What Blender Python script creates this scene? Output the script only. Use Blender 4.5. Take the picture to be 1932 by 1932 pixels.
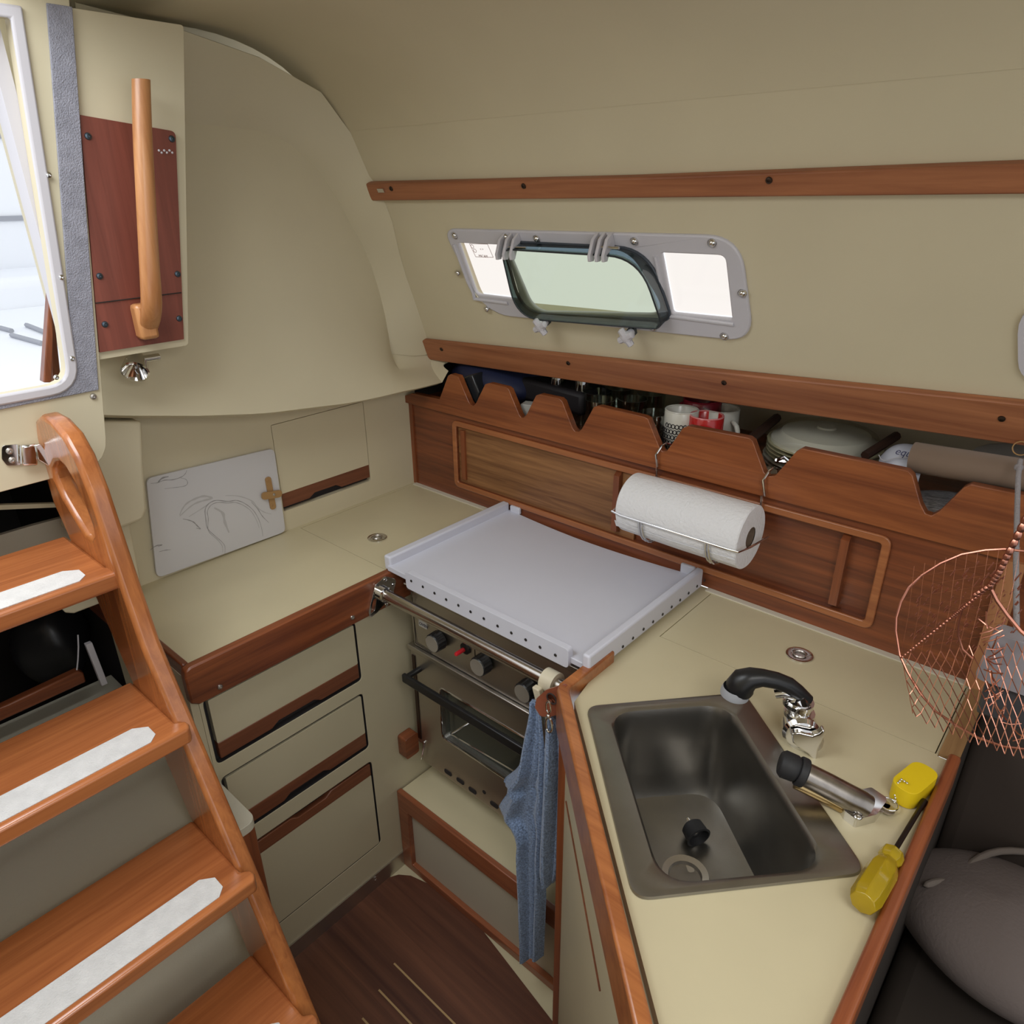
import bpy, bmesh, math, random
from mathutils import Vector, Matrix
random.seed(7)
S = bpy.context.scene
for o in list(bpy.data.objects): bpy.data.objects.remove(o)
ZC = 0.86                                  # counter height above the cabin sole; everything below is written relative to the counter
# ---------------------------------------------------------------- camera
F_PX = 1344.08
R = Matrix(((0.75037534, 0.6609498, -0.00906708), (0.2664456, -0.31499162, -0.91092646), (-0.60493271, 0.68112087, -0.41246911)))
CAM = Vector((1.422, -1.197, 0.738))
cd = bpy.data.cameras.new('camera'); cam = bpy.data.objects.new('camera', cd); S.collection.objects.link(cam)
cd.sensor_width = 36; cd.lens = 36 * F_PX / 1932; cd.clip_start = 0.02; cd.clip_end = 60
Mx = Matrix((R[0], -R[1], -R[2])).transposed().to_4x4(); Mx.translation = CAM + Vector((0, 0, ZC))
cam.matrix_world = Mx; S.camera = cam
# ---------------------------------------------------------------- world, lights, exposure
W = bpy.data.worlds.new('sky'); S.world = W; W.use_nodes = True
nt = W.node_tree; bg = nt.nodes['Background']
bg.inputs[0].default_value = (0.93, 0.96, 1.0, 1); bg.inputs[1].default_value = 1.05
def area(name, loc, rot, sx, sy, power, col=(1, 1, 1)):
    l = bpy.data.lights.new(name, 'AREA'); l.shape = 'RECTANGLE'; l.size = sx; l.size_y = sy; l.energy = power; l.color = col
    o = bpy.data.objects.new(name, l); o.location = (loc[0], loc[1], loc[2] + ZC); o.rotation_euler = rot; S.collection.objects.link(o)
    return o
area('companionway_sky_light', (0.55, -1.25, 1.15), (0, math.radians(12), 0), 0.6, 0.6, 8.0, (0.93, 0.97, 1.0))
area('forward_hatch_sky_light', (1.75, -1.05, 1.02), (0, math.radians(18), 0), 0.5, 0.5, 7.0, (1.0, 0.98, 0.95))
S.view_settings.view_transform = 'Standard'; S.view_settings.look = 'None'
S.view_settings.exposure = 0.16; S.view_settings.gamma = 1.0; S.view_settings.use_curve_mapping = False
# ---------------------------------------------------------------- helpers
PN = Vector((0, -math.cos(math.radians(25)), -math.sin(math.radians(25))))  # normal of the leaning cabin side (into the room)
P0 = Vector((0, .03, .40))
DN = Vector((-.687, -.727, 0))                                              # outward normal of the diagonal sink front
def ray(x, y): return (R.transposed() @ Vector((x - 966, y - 966, F_PX)))
def A(x, y, ax, v):
    """point of the place seen at photo pixel (x, y) on the plane axis = v"""
    r = ray(x, y); i = 'XYZ'.index(ax); return CAM + r * ((v - CAM[i]) / r[i])
def AP(x, y, off=0.0):
    r = ray(x, y); return CAM + r * (((P0 + PN * off) - CAM).dot(PN) / r.dot(PN))
def AG(x, y, n, p):
    r = ray(x, y); return CAM + r * ((Vector(p) - CAM).dot(n) / r.dot(n))
def V(*a): return Vector(a)
PI = math.pi
def rr(x0, y0, x1, y1, r, n=5): return rnd([(x0, y0), (x1, y0), (x1, y1), (x0, y1)], r, n)
def rnd(pts, r, n=5):
    """round the corners of a closed 2-D polygon; r number or list"""
    out = []; m = len(pts); rs = r if isinstance(r, (list, tuple)) else [r] * m
    for i in range(m):
        p = Vector(pts[i]); a = (Vector(pts[i - 1]) - p); b = (Vector(pts[(i + 1) % m]) - p); q = rs[i]
        if q <= 0: out.append(tuple(p)); continue
        la, lb = a.length, b.length; a.normalize(); b.normalize()
        ang = a.angle(b); t = min(q / math.tan(ang / 2), la * .49, lb * .49)
        s, e = p + a * t, p + b * t
        for k in range(n + 1):
            u = k / n; out.append(tuple(s * (1 - u) ** 2 + p * 2 * u * (1 - u) + e * u * u))
    return out
class M:
    def __init__(s): s.bm = bmesh.new()
    def box(s, x0, x1, y0, y1, z0, z1):
        v = [s.bm.verts.new((x, y, z)) for x in (x0, x1) for y in (y0, y1) for z in (z0, z1)]
        for f in ((0, 1, 3, 2), (4, 6, 7, 5), (0, 4, 5, 1), (2, 3, 7, 6), (0, 2, 6, 4), (1, 5, 7, 3)): s.bm.faces.new([v[i] for i in f])
        return s
    def obox(s, c, ax, ay, az):
        c = Vector(c); v = [s.bm.verts.new(c + Vector(ax) * i + Vector(ay) * j + Vector(az) * k) for i in (-.5, .5) for j in (-.5, .5) for k in (-.5, .5)]
        for f in ((0, 1, 3, 2), (4, 6, 7, 5), (0, 4, 5, 1), (2, 3, 7, 6), (0, 2, 6, 4), (1, 5, 7, 3)): s.bm.faces.new([v[i] for i in f])
        return s
    def prism(s, outer, O, U, Vv, t, holes=()):
        """2-D outline with holes, extruded by t along U x V"""
        O, U, Vv = Vector(O), Vector(U), Vector(Vv); N = U.cross(Vv).normalized() * t
        b = bmesh.new(); ed = []
        for loop in [outer] + list(holes):
            vs = [b.verts.new((p[0], p[1], 0)) for p in loop]
            ed += [b.edges.new((vs[i], vs[(i + 1) % len(vs)])) for i in range(len(vs))]
        bmesh.ops.triangle_fill(b, use_beauty=True, use_dissolve=False, edges=ed)
        b.verts.index_update()
        top = [s.bm.verts.new(O + U * v.co.x + Vv * v.co.y + N) for v in b.verts]
        bot = [s.bm.verts.new(O + U * v.co.x + Vv * v.co.y) for v in b.verts]
        for f in b.faces:
            ii = [v.index for v in f.verts]
            s.bm.faces.new([top[i] for i in ii]); s.bm.faces.new([bot[i] for i in reversed(ii)])
        for e in b.edges:
            if len(e.link_faces) < 2:
                i, j = e.verts[0].index, e.verts[1].index
                s.bm.faces.new([top[i], top[j], bot[j], bot[i]])
        b.free(); return s
    def poly3(s, pts, N):
        """planar 3-D outline thickened by the vector N"""
        pts = [Vector(p) for p in pts]; O = pts[0]; n = Vector(N).normalized()
        U = (pts[1] - O).normalized(); Vv = n.cross(U)
        return s.prism([((p - O).dot(U), (p - O).dot(Vv)) for p in pts], O, U, Vv, Vector(N).length)
    def tube(s, pts, r, n=10, cap=True, closed=False):
        pts = [Vector(p) for p in pts]; m = len(pts); rs = r if isinstance(r, (list, tuple)) else [r] * m
        rings = []; prev = None
        for i, p in enumerate(pts):
            if closed: d = pts[(i + 1) % m] - pts[i - 1]
            else: d = pts[min(i + 1, m - 1)] - pts[max(i - 1, 0)]
            d.normalize()
            if prev is None: u = d.orthogonal().normalized()
            else: u = (prev - d * prev.dot(d)).normalized()
            prev = u; w = d.cross(u)
            rings.append([s.bm.verts.new(p + (u * math.cos(2 * PI * k / n) + w * math.sin(2 * PI * k / n)) * rs[i]) for k in range(n)])
        for i in range(m if closed else m - 1):
            a, b = rings[i], rings[(i + 1) % m]
            for k in range(n): s.bm.faces.new((a[k], a[(k + 1) % n], b[(k + 1) % n], b[k]))
        if cap and not closed: s.bm.faces.new(rings[0][::-1]); s.bm.faces.new(rings[-1])
        return s
    def lathe(s, prof, O, ax=(0, 0, 1), n=28, sx=1.0):
        """profile [(radius, height)] turned round ax"""
        O = Vector(O); ax = Vector(ax).normalized(); u = ax.orthogonal().normalized(); w = ax.cross(u); rings = []
        for r, h in prof:
            if r <= 1e-6: rings.append([s.bm.verts.new(O + ax * h)])
            else: rings.append([s.bm.verts.new(O + ax * h + (u * math.cos(2 * PI * k / n) * sx + w * math.sin(2 * PI * k / n)) * r) for k in range(n)])
        for a, b in zip(rings, rings[1:]):
            for k in range(n):
                k2 = (k + 1) % n
                if len(a) == 1 and len(b) == 1: continue
                if len(a) == 1: s.bm.faces.new((a[0], b[k], b[k2]))
                elif len(b) == 1: s.bm.faces.new((a[k], a[k2], b[0]))
                else: s.bm.faces.new((a[k], a[k2], b[k2], b[k]))
        return s
    def grid(s, rows, closed=False):
        vs = [[s.bm.verts.new(p) for p in r] for r in rows]; n = len(vs[0])
        for a, b in zip(vs, vs[1:]):
            for k in range(n if closed else n - 1): s.bm.faces.new((a[k], a[(k + 1) % n], b[(k + 1) % n], b[k]))
        return s
    def ball(s, c, r, sz=1.0):
        return s.lathe([(r * math.sin(PI * k / 8), -r * sz * math.cos(PI * k / 8)) for k in range(9)], c, n=14)
    def screw(s, c, nrm, r=.004):
        return s.lathe([(r, 0), (r * .9, r * .35), (r * .4, r * .5), (r * .35, r * .25), (0, r * .2)], c, nrm, n=12)
BASE = {}
def finish(name, m, mat, base, parent=None, bevel=0, thick=0, flat=False, seg=2, subd=0):
    bm = m.bm; bmesh.ops.remove_doubles(bm, verts=bm.verts, dist=1e-6)
    bmesh.ops.recalc_face_normals(bm, faces=bm.faces)
    for v in bm.verts: v.co -= base
    if not flat:
        for f in bm.faces: f.smooth = True
        for e in bm.edges:
            if len(e.link_faces) != 2 or e.calc_face_angle(0) > math.radians(38): e.smooth = False
    me = bpy.data.meshes.new(name); bm.to_mesh(me); bm.free()
    me.materials.append(mat)
    o = bpy.data.objects.new(name, me); S.collection.objects.link(o)
    if thick:
        k = o.modifiers.new('thick', 'SOLIDIFY'); k.thickness = thick; k.offset = 0
    if bevel:
        k = o.modifiers.new('bevel', 'BEVEL'); k.width = bevel; k.segments = seg; k.limit_method = 'ANGLE'; k.angle_limit = math.radians(40)
    if subd:
        k = o.modifiers.new('sub', 'SUBSURF'); k.levels = subd; k.render_levels = subd
    BASE[o] = base
    if parent: o.parent = parent
    return o
def thing(name, label, cat, loc, group=None, kind=None):
    o = bpy.data.objects.new(name, None); o.empty_display_size = .03; S.collection.objects.link(o); o.location = loc; BASE[o] = Vector(loc)
    if kind: o['kind'] = kind
    if label: o['label'] = label
    if cat: o['category'] = cat
    if group: o['group'] = group
    return o
def part(name, m, mat, parent, label=None, **k):
    o = finish(name, m, mat, BASE[parent], parent, **k)
    if label: o['label'] = label
    return o
def single(name, m, mat, label, cat, group=None, kind=None, **k):
    co = [v.co for v in m.bm.verts]
    b = Vector(((min(c.x for c in co) + max(c.x for c in co)) / 2, (min(c.y for c in co) + max(c.y for c in co)) / 2, min(c.z for c in co)))
    o = finish(name, m, mat, b, **k); o.location = b
    if kind: o['kind'] = kind
    if label: o['label'] = label
    if cat: o['category'] = cat
    if group: o['group'] = group
    return o
def struct(name, m, mat, label=None, **k): return single(name, m, mat, label, None, kind='structure', **k)
# ---------------------------------------------------------------- materials
def nodes(name):
    m = bpy.data.materials.new(name); m.use_nodes = True; t = m.node_tree
    return m, t, t.nodes['Principled BSDF']
def mat(name, col, rough=.5, metal=0., bump=0., bs=200., var=0., vs=6., coat=0., spec=.5, sss=0., trans=0., ior=1.45, alpha=1., stretch=(1, 1, 1), sheen=0.):
    m, t, p = nodes(name); p.inputs['Base Color'].default_value = (*col, 1); p.inputs['Roughness'].default_value = rough
    p.inputs['Metallic'].default_value = metal; p.inputs['Coat Weight'].default_value = coat; p.inputs['Specular IOR Level'].default_value = spec
    p.inputs['Transmission Weight'].default_value = trans; p.inputs['IOR'].default_value = ior; p.inputs['Alpha'].default_value = alpha
    p.inputs['Sheen Weight'].default_value = sheen
    if sss: p.inputs['Subsurface Weight'].default_value = sss; p.inputs['Subsurface Radius'].default_value = (.01, .01, .01)
    tc = t.nodes.new('ShaderNodeTexCoord'); mp = t.nodes.new('ShaderNodeMapping'); mp.inputs['Scale'].default_value = stretch
    t.links.new(tc.outputs['Object'], mp.inputs[0])
    if bump:
        n = t.nodes.new('ShaderNodeTexNoise'); n.inputs['Scale'].default_value = bs; n.inputs['Detail'].default_value = 4
        b = t.nodes.new('ShaderNodeBump'); b.inputs['Strength'].default_value = bump; b.inputs['Distance'].default_value = .002
        t.links.new(mp.outputs[0], n.inputs['Vector']); t.links.new(n.outputs[0], b.inputs['Height']); t.links.new(b.outputs[0], p.inputs['Normal'])
    if var:
        n = t.nodes.new('ShaderNodeTexNoise'); n.inputs['Scale'].default_value = vs; n.inputs['Detail'].default_value = 5
        c = t.nodes.new('ShaderNodeValToRGB'); c.color_ramp.elements[0].position = .3; c.color_ramp.elements[1].position = .7
        c.color_ramp.elements[0].color = (*[x * (1 - var) for x in col], 1); c.color_ramp.elements[1].color = (*[min(1, x * (1 + var * .6)) for x in col], 1)
        t.links.new(mp.outputs[0], n.inputs['Vector']); t.links.new(n.outputs[0], c.inputs[0]); t.links.new(c.outputs[0], p.inputs['Base Color'])
    return m
def wood(name, dark, light, axis='X', rough=.35, coat=.3, scale=1., contrast=1.):
    m, t, p = nodes(name); tc = t.nodes.new('ShaderNodeTexCoord'); mp = t.nodes.new('ShaderNodeMapping')
    sc = {'X': (2.6, 62, 62), 'Y': (62, 2.6, 62), 'Z': (62, 62, 2.6)}[axis]; mp.inputs['Scale'].default_value = [v * scale for v in sc]
    n = t.nodes.new('ShaderNodeTexNoise'); n.inputs['Scale'].default_value = 1.6; n.inputs['Detail'].default_value = 6; n.inputs['Distortion'].default_value = .6; n.inputs['Roughness'].default_value = .62
    n2 = t.nodes.new('ShaderNodeTexNoise'); n2.inputs['Scale'].default_value = .22; n2.inputs['Detail'].default_value = 2; n2.inputs['Distortion'].default_value = 1.2
    mx = t.nodes.new('ShaderNodeMath'); mx.operation = 'MULTIPLY_ADD'; mx.inputs[1].default_value = .45
    mul = t.nodes.new('ShaderNodeMath'); mul.operation = 'MULTIPLY'; mul.inputs[1].default_value = .55
    c = t.nodes.new('ShaderNodeValToRGB'); e = c.color_ramp.elements; e[0].position = .5 - .15 * contrast; e[1].position = .5 + .13 * contrast
    e[0].color = (*dark, 1); e[1].color = (*light, 1)
    b = t.nodes.new('ShaderNodeBump'); b.inputs['Strength'].default_value = .12; b.inputs['Distance'].default_value = .001
    L = t.links.new
    L(tc.outputs['Object'], mp.inputs[0]); L(mp.outputs[0], n.inputs['Vector']); L(mp.outputs[0], n2.inputs['Vector'])
    L(n2.outputs[0], mul.inputs[0]); L(n.outputs[0], mx.inputs[0]); L(mul.outputs[0], mx.inputs[2]); L(mx.outputs[0], c.inputs[0])
    L(c.outputs[0], p.inputs['Base Color']); L(n.outputs[0], b.inputs['Height']); L(b.outputs[0], p.inputs['Normal'])
    p.inputs['Roughness'].default_value = rough; p.inputs['Coat Weight'].default_value = coat; p.inputs['Coat Roughness'].default_value = .2
    return m
def pane(name, tint, gloss=.06):
    m, t, p = nodes(name); t.nodes.remove(p); out = t.nodes['Material Output']
    tr = t.nodes.new('ShaderNodeBsdfTransparent'); tr.inputs[0].default_value = (*tint, 1)
    gl = t.nodes.new('ShaderNodeBsdfGlossy'); gl.inputs['Roughness'].default_value = .05
    mx = t.nodes.new('ShaderNodeMixShader'); mx.inputs[0].default_value = gloss
    t.links.new(tr.outputs[0], mx.inputs[1]); t.links.new(gl.outputs[0], mx.inputs[2]); t.links.new(mx.outputs[0], out.inputs[0])
    return m
CREAM = mat('cream_gelcoat', (.62, .553, .39), .42, bump=.03, bs=60, var=.03)
LINER = mat('cream_textured_liner', (.585, .53, .39), .5, bump=.10, bs=350, var=.03)
LAMI = mat('cream_laminate', (.59, .52, .34), .34, bump=.02, bs=300, var=.03, vs=9)
DRAWER = mat('drawer_laminate', (.52, .465, .32), .4, var=.04)
SLAB = mat('nonskid_cream', (.58, .55, .44), .6, bump=.35, bs=260)
WDARK, WLITE = (.095, .024, .011), (.285, .082, .027)
TX = wood('teak_x', WDARK, WLITE, 'X'); TY = wood('teak_y', WDARK, WLITE, 'Y'); TZ = wood('teak_z', WDARK, WLITE, 'Z')
RAIL = wood('teak_rail', (.20, .062, .026), (.40, .155, .066), 'X', .5, .05)
GOLD = wood('slider_teak', (.14, .055, .02), (.36, .17, .065), 'X', .45, .1, 1.5)
LADX = wood('ladder_varnish_y', (.27, .080, .026), (.50, .170, .055), 'Y', .22, .6); LADZ = wood('ladder_varnish_z', (.27, .080, .024), (.51, .180, .052), 'Z', .22, .6)
PANELW = wood('dark_teak_panel', (.14, .035, .022), (.24, .065, .042), 'Z', .45, .1)
HANDW = wood('grab_handle_teak', (.40, .16, .055), (.62, .30, .12), 'Z', .35, .3)
STRIPW = wood('drawer_pull_teak', (.11, .032, .015), (.22, .075, .033), 'Y', .45, .1)
STEEL = mat('brushed_steel', (.55, .52, .48), .36, 1., bump=.05, bs=8, stretch=(2, 60, 60))
SINKM = mat('sink_steel', (.33, .315, .29), .34, 1., bump=.05, bs=500, var=.12, vs=14)
CHROME = mat('chrome', (.72, .71, .70), .08, 1.)
POLI = mat('polished_tube', (.62, .59, .55), .2, 1.)
BLACKP = mat('black_plastic', (.012, .012, .013), .35)
RUBBER = mat('black_rubber', (.018, .018, .02), .6)
HDPE = mat('white_hdpe', (.63, .64, .72), .38, sss=.0, var=.02)
WHITEP = mat('white_plastic', (.56, .54, .57), .35)
PORT = mat('port_frame_plastic', (.56, .545, .585), .4)
PAPER = mat('paper_towel', (.76, .76, .78), .95, bump=1., bs=170)
CARD = mat('cardboard', (.20, .14, .10), .8, var=.08)
VELCRO = mat('grey_velcro', (.30, .30, .35), .95, bump=1., bs=500, var=.15, vs=60)
BLACK = mat('painted_void_shade', (.02, .017, .018), .8)  # near-black put in for the shade in gaps, recesses and engine bay
DARKB = mat('shadow_dark_brown', (.035, .026, .02), .8)  # shadow beyond the partition is put into this dark brown
SEAM = mat('seam_black', (.02, .015, .012), .7)
GRIP = mat('grip_tape', (.70, .69, .68), .85, bump=.6, bs=500, var=.08, vs=50)
TOWELM = mat('blue_terry', (.19, .27, .44), .95, bump=1., bs=300, var=.6, vs=300, sheen=.3)
GLASS = None
YEL = mat('yellow_foam', (.78, .56, .01), .45)
RED = mat('red_glaze', (.50, .02, .02), .15); DRED = mat('dark_red_glaze', (.25, .015, .03), .2)
CHINA = mat('white_china', (.62, .61, .54), .2); CHINA2 = mat('cream_china', (.60, .57, .38), .25)
NAVY = mat('navy_cloth', (.012, .016, .05), .6)
COPPER = mat('copper_wire', (.62, .27, .19), .32, 1.)
ROPE = mat('grey_rope', (.30, .28, .29), .9, bump=1., bs=300)
BRASS = mat('brass_wood', (.38, .22, .09), .4)
OUTW = mat('cockpit_white', (.88, .90, .94), .4); OUTL = mat('cockpit_groove', (.35, .36, .40), .6)
AMBER = mat('amber_handle', (.62, .44, .02), .12, trans=.45, ior=1.3, coat=.5)
INK = mat('printed_ink', (.03, .03, .10), .6); INKP = mat('pale_print', (.45, .30, .28), .6)
GLASS = pane('clear_glass', (.86, .90, .85), .28)
# ================================================================ SETTING
XR = 1.355
# cabin side (leaning), with the opening for the portlight
def p2(x, z_or): pass
PU = V(1, 0, 0); PV = V(0, -math.sin(math.radians(25)), math.cos(math.radians(25)))   # up along the panel
def to2(p): d = p - P0; return (d.x, d.dot(PV))
def px2(pts, off=0.): return [to2(AP(x, y, off)) for x, y in pts]
WOUT = rnd(px2([(838, 430), (1398, 443), (1424, 643), (918, 590)]), [.028, .06, .05, .09], 8)
WHOLE = rnd(px2([(858, 450), (1376, 460), (1396, 622), (903, 572)]), [.02, .04, .04, .03], 6)
SRT = to2(AP(802, 637)); TOPV = to2(V(0, P0.y - (.85 - .40) * math.tan(math.radians(25)), .85))[1]
lowv = -.045
m = M().prism([(.04, to2(AP(815, 671))[1]), (to2(AP(1932, 822))[0], to2(AP(1932, 822))[1]), (2.4, 0.03), (2.4, TOPV), (.06, TOPV)], P0 + PU * 0, PU, PV, -.02, [WHOLE])
struct('wall_right', m, CREAM)
# headliner curving into the ceiling; the companionway stays open to the sky
def prof(n=10):
    a = V(0, -.18, .85); b = V(0, -.25, .99); c = V(0, -.45, 1.0)
    return [a * (1 - u) ** 2 + b * 2 * u * (1 - u) + c * u * u for u in [k / n for k in range(n + 1)]]
rows = [[V(x, p.y, p.z) for p in prof()] + [V(x, -.83, 1.005)] for x in (.03, .5, 1.0, 1.6, 2.4)]
m = M().grid(rows); struct('ceiling', m, CREAM, thick=.002)
m = M().box(.95, 1.5, -1.75, -.83, 1.0, 1.012).box(1.5, 2.4, -1.0 + .0, -.83, 1.0, 1.012).box(1.5, 2.4, -1.75, -1.45, 1.0, 1.012)
struct('ceiling', m, CREAM)
# moulded aft bulkhead with its arch, fillet and lip
arch = [(737, 667), (731, 625), (725, 590), (714, 545), (700, 500), (681, 455), (660, 420), (642, 383), (620, 350), (602, 322), (580, 300), (562, 283), (545, 270), (515, 255), (480, 245)]
AR = [A(x, y, 'X', .012) for x, y in arch] + [V(.012, -.5, .855), V(.012, -.66, .862)]
grv = [(808, 668), (800, 640), (787, 600), (773, 558), (760, 520), (747, 475), (735, 420), (722, 385), (706, 352), (690, 330), (676, 298), (664, 270), (655, 250)]
GR = [AP(x + 6, y, -.001) for x, y in grv] + [V(.078, -.235, .915), V(.078, -.36, .96), V(.078, -.5, .985), V(.078, -.66, 1.0)]
mid = [(a + b) / 2 + V(.006, -.0, -.004) for a, b in zip(AR, GR)]
m = M().grid([AR, mid, GR]); struct('trim_1', m, CREAM, thick=.004)
lip = [(846, 700), (843, 719), (800, 730), (760, 738), (700, 752), (650, 761), (590, 768), (510, 778), (430, 783), (340, 784), (275, 784), (205, 782)]
def LX(i): return .115
LP = [A(x, y, 'X', .115) for x, y in lip + [(160, 781)]]
# surface between the arch and the lip
N = 9; rows = []
def resample(P_, n):
    d = [0]
    for a, b in zip(P_, P_[1:]): d.append(d[-1] + (b - a).length)
    out = []
    for k in range(n):
        t_ = d[-1] * k / (n - 1); q = 0
        while q < len(P_) - 2 and d[q + 1] < t_: q += 1
        out.append(P_[q].lerp(P_[q + 1], (t_ - d[q]) / max(1e-9, d[q + 1] - d[q])))
    return out
TP = [AP(846, 683, .0), AP(815, 671, .0)] + AR + [V(.012, -.77, .862)]
top = TP; d_ = [0]
for a, b in zip(TP, TP[1:]): d_.append(d_[-1] + (b - a).length)
LPf = resample(LP, 201); LP = [LPf[round(200 * x / d_[-1])] for x in d_]
for k in range(N + 1):
    u = k / N; rows.append([a * (1 - u) + b * u + V(-.018 * math.sin(PI * u), 0, 0) for a, b in zip(top, LP)])
bot = [p + V(-.02, .0, -.008) for p in LP]; bot2 = [V(.0, p.y, p.z - .022) for p in LP]
m = M().grid(rows + [bot, bot2]); struct('wall_aft', m, CREAM, thick=.003)
struct('wall_aft', M().box(-.03, -.016, -.775, .12, .38, 1.03), CREAM)
struct('wall_aft', M().box(-.03, .05, -.765, -.75, .30, .99), CREAM)
struct('ceiling', M().box(-.03, .12, -.83, .12, 1.012, 1.024), CREAM)
# flat aft wall above the counter, with the locker door opening
hd = [(y, z) for y, z in ((-.407, .05), (-.149, .05), (-.149, .262), (-.407, .262))]
m = M().prism([(-.80, -.02), (.02, -.02), (.02, .40), (-.80, .40)], V(0, 0, 0), V(0, 1, 0), V(0, 0, 1), -.015, [rr(-.407, .05, -.149, .262, .004)])
struct('wall_aft', m, CREAM)
# small moulded box beside the companionway
pc = [A(x, y, 'X', .10) for x, y in ((150, 795), (268, 795), (272, 880), (278, 960), (272, 978), (255, 988), (215, 1003), (150, 1022))]
struct('trim_2', M().poly3(pc, V(-.095, 0, 0)), CREAM, bevel=.006, seg=3)
pc = [A(x, y, 'X', .06) for x, y in ((180, 1000), (245, 985), (266, 1092), (258, 1104), (180, 1130))]
struct('trim_2', M().poly3(pc, V(-.055, 0, 0)), CREAM, bevel=.004)
# companionway surround: plate with a round-cornered opening
def px_(pts, X=.2): return [(A(x, y, 'X', X).y, A(x, y, 'X', X).z) for x, y in pts]
plate = px_([(185, 690), (200, 800)]) ; t = px_([(150, 245)])[0]
s_ = (plate[0][0] - t[0]) / (plate[0][1] - t[1])
PO = rnd([(-1.55, .33), (-.815, .335), (-.797, .45), (t[0] + s_ * .17, t[1] + .17), (-1.55, .99)], [0, .05, 0, 0, 0], 8)
o3 = px_([(58, 245), (130, 690)]); so = (o3[1][0] - o3[0][0]) / (o3[1][1] - o3[0][1])
HO = rnd([(-1.45, .472), (-.838, .472), (o3[0][0] + so * .13, .95), (-1.45, .95)], [0, .035, 0, 0], 6)
cw = thing('door_1', None, None, (.2, -.9, .33), kind='structure')
part('surround_plate', M().prism(PO, V(.2, 0, 0), V(0, 1, 0), V(0, 0, 1), -.03, [HO]), CREAM, cw, bevel=.003)
# opening liner (white moulding) and velcro strip
def offs(poly, d):
    c = []; n = len(poly)
    for i in range(n):
        a, b, e = Vector(poly[i - 1]), Vector(poly[i]), Vector(poly[(i + 1) % n])
        t1 = (b - a).normalized(); t2 = (e - b).normalized(); nn = Vector((t1.y + t2.y, -t1.x - t2.x)).normalized()
        k = max(.5, math.cos(t1.angle(t2) / 2)) if t1.length and t2.length else 1
        c.append(tuple(b + nn * d / k))
    return c
HO2 = [p for p in HO]
part('opening_liner', M().prism(offs(HO, .012), V(.196, 0, 0), V(0, 1, 0), V(0, 0, 1), .01, [offs(HO, -.003)]), WHITEP, cw, bevel=.003)
vl = thing('velcro', None, None, (0, 0, 0)); bpy.data.objects.remove(vl)
vr = [(-1.45, .452), (-.82, .452), (-.82, .472), (-.838 + .026, .472), ]
VS = [A(x, y, 'X', .2) for x, y in ((0, 752), (104, 733), (132, 712), (137, 690), (98, 245), (147, 245), (185, 735), (0, 772))]
VS[4] = V(.2, VS[4].y + .03, .97); VS[5] = V(.2, VS[5].y + .028, .97)
VS[0] = V(.2, -1.4, .462); VS[7] = V(.2, -1.4, .448)
part('velcro_strip', M().poly3(VS, V(.0035, 0, 0)), VELCRO, cw, bevel=.001)
for x, y in ((92, 330), (116, 523), (136, 676), (106, 712)):
    p = A(x, y, 'X', .206); part('liner_screw', M().screw(p, (1, 0, 0), .004), CHROME, cw)
part('plate_screw', M().screw(A(176, 748, 'X', .201), (1, 0, 0), .005), STEEL, cw)
# sliding hatch slide seen edge-on inside the opening
part('washboard_channel', M().box(.13, .17, -.83 + .012, -.80, .48, .95), WHITEP, cw)
# cockpit outside
ck = M().box(-1.6, -1.57, -2.6, -0.1, -.2, 2.4); struct('wall_outside', ck, OUTW)
g = M()
for y in (255, 409):
    p = A(40, y, 'X', -1.565); g.box(-1.57, -1.562, -2.6, -.1, p.z - .012, p.z + .004)
struct('trim_3', g, OUTL)
p = A(40, 523, 'X', -1.2); struct('wall_outside', M().box(-1.57, -1.2, -2.6, -.1, .0, p.z), OUTW, bevel=.03, seg=3)
struct('floor_outside', M().box(-1.2, .165, -2.6, -.845, .34, .42), OUTW, bevel=.005)
struct('floor_outside', M().box(-1.2, -.03, -.845, -.2, .39, .42), OUTW, bevel=.005)
g = M(); 
for i, (x0, y0, x1, y1) in enumerate(((50, 613, 88, 628), (22, 632, 80, 648), (0, 618, 22, 624))):
    a, b = A(x0, y0, 'Z', .425), A(x1, y1, 'Z', .425); g.tube([a, b], .006, 6)
struct('trim_4', g, OUTL)
tb = single('teak_step_board', M().poly3([A(x, y, 'X', .06) for x, y in ((95, 535), (82, 722), (98, 722), (101, 620))], V(-.02, 0, 0)).poly3([A(x, y, 'X', .03) for x, y in ((97, 540), (98, 722), (116, 718))], V(-.02, 0, 0)),
            TZ, 'narrow upright teak board standing in the cockpit just outside the companionway', 'board', bevel=.002)
struct('wall_left', M().box(.2, 2.0, -1.78, -1.76, -.855, 1.0), CREAM)
# floor, with the teak-and-holly inset
struct('floor', M().box(-.6, 2.4, -1.75, .1, -.885, -.855), LAMI)
fi = [A(x, y, 'Z', -.853) for x, y in ((690, 1690), (735, 1655), (752, 1650), (775, 1652), (862, 1692))]
fi = [fi[0] + (fi[0] - fi[1]) * 3, *fi[1:4], fi[4], fi[4] + V(.5, -.1, 0), V(1.2, -1.2, -.853), V(.7, -1.3, -.853)]
fl = thing('sole_panel', 'striped dark teak sole panel let into the cream floor at the foot of the drawers', 'floor panel', (fi[2].x, fi[2].y, -.855))
part('panel', M().poly3(fi, V(0, 0, -.003)), wood('sole_teak', (.06, .018, .01), (.16, .06, .03), 'X', .5, .1, .6), fl)
for a in ((712, 1690, 745, 1665),):
    pass
st = M()
for k in range(6):
    y0 = -.60 - k * .06; st.box(.52 + k * .02, 1.15, y0, y0 + .004, -.8545, -.8522)
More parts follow.
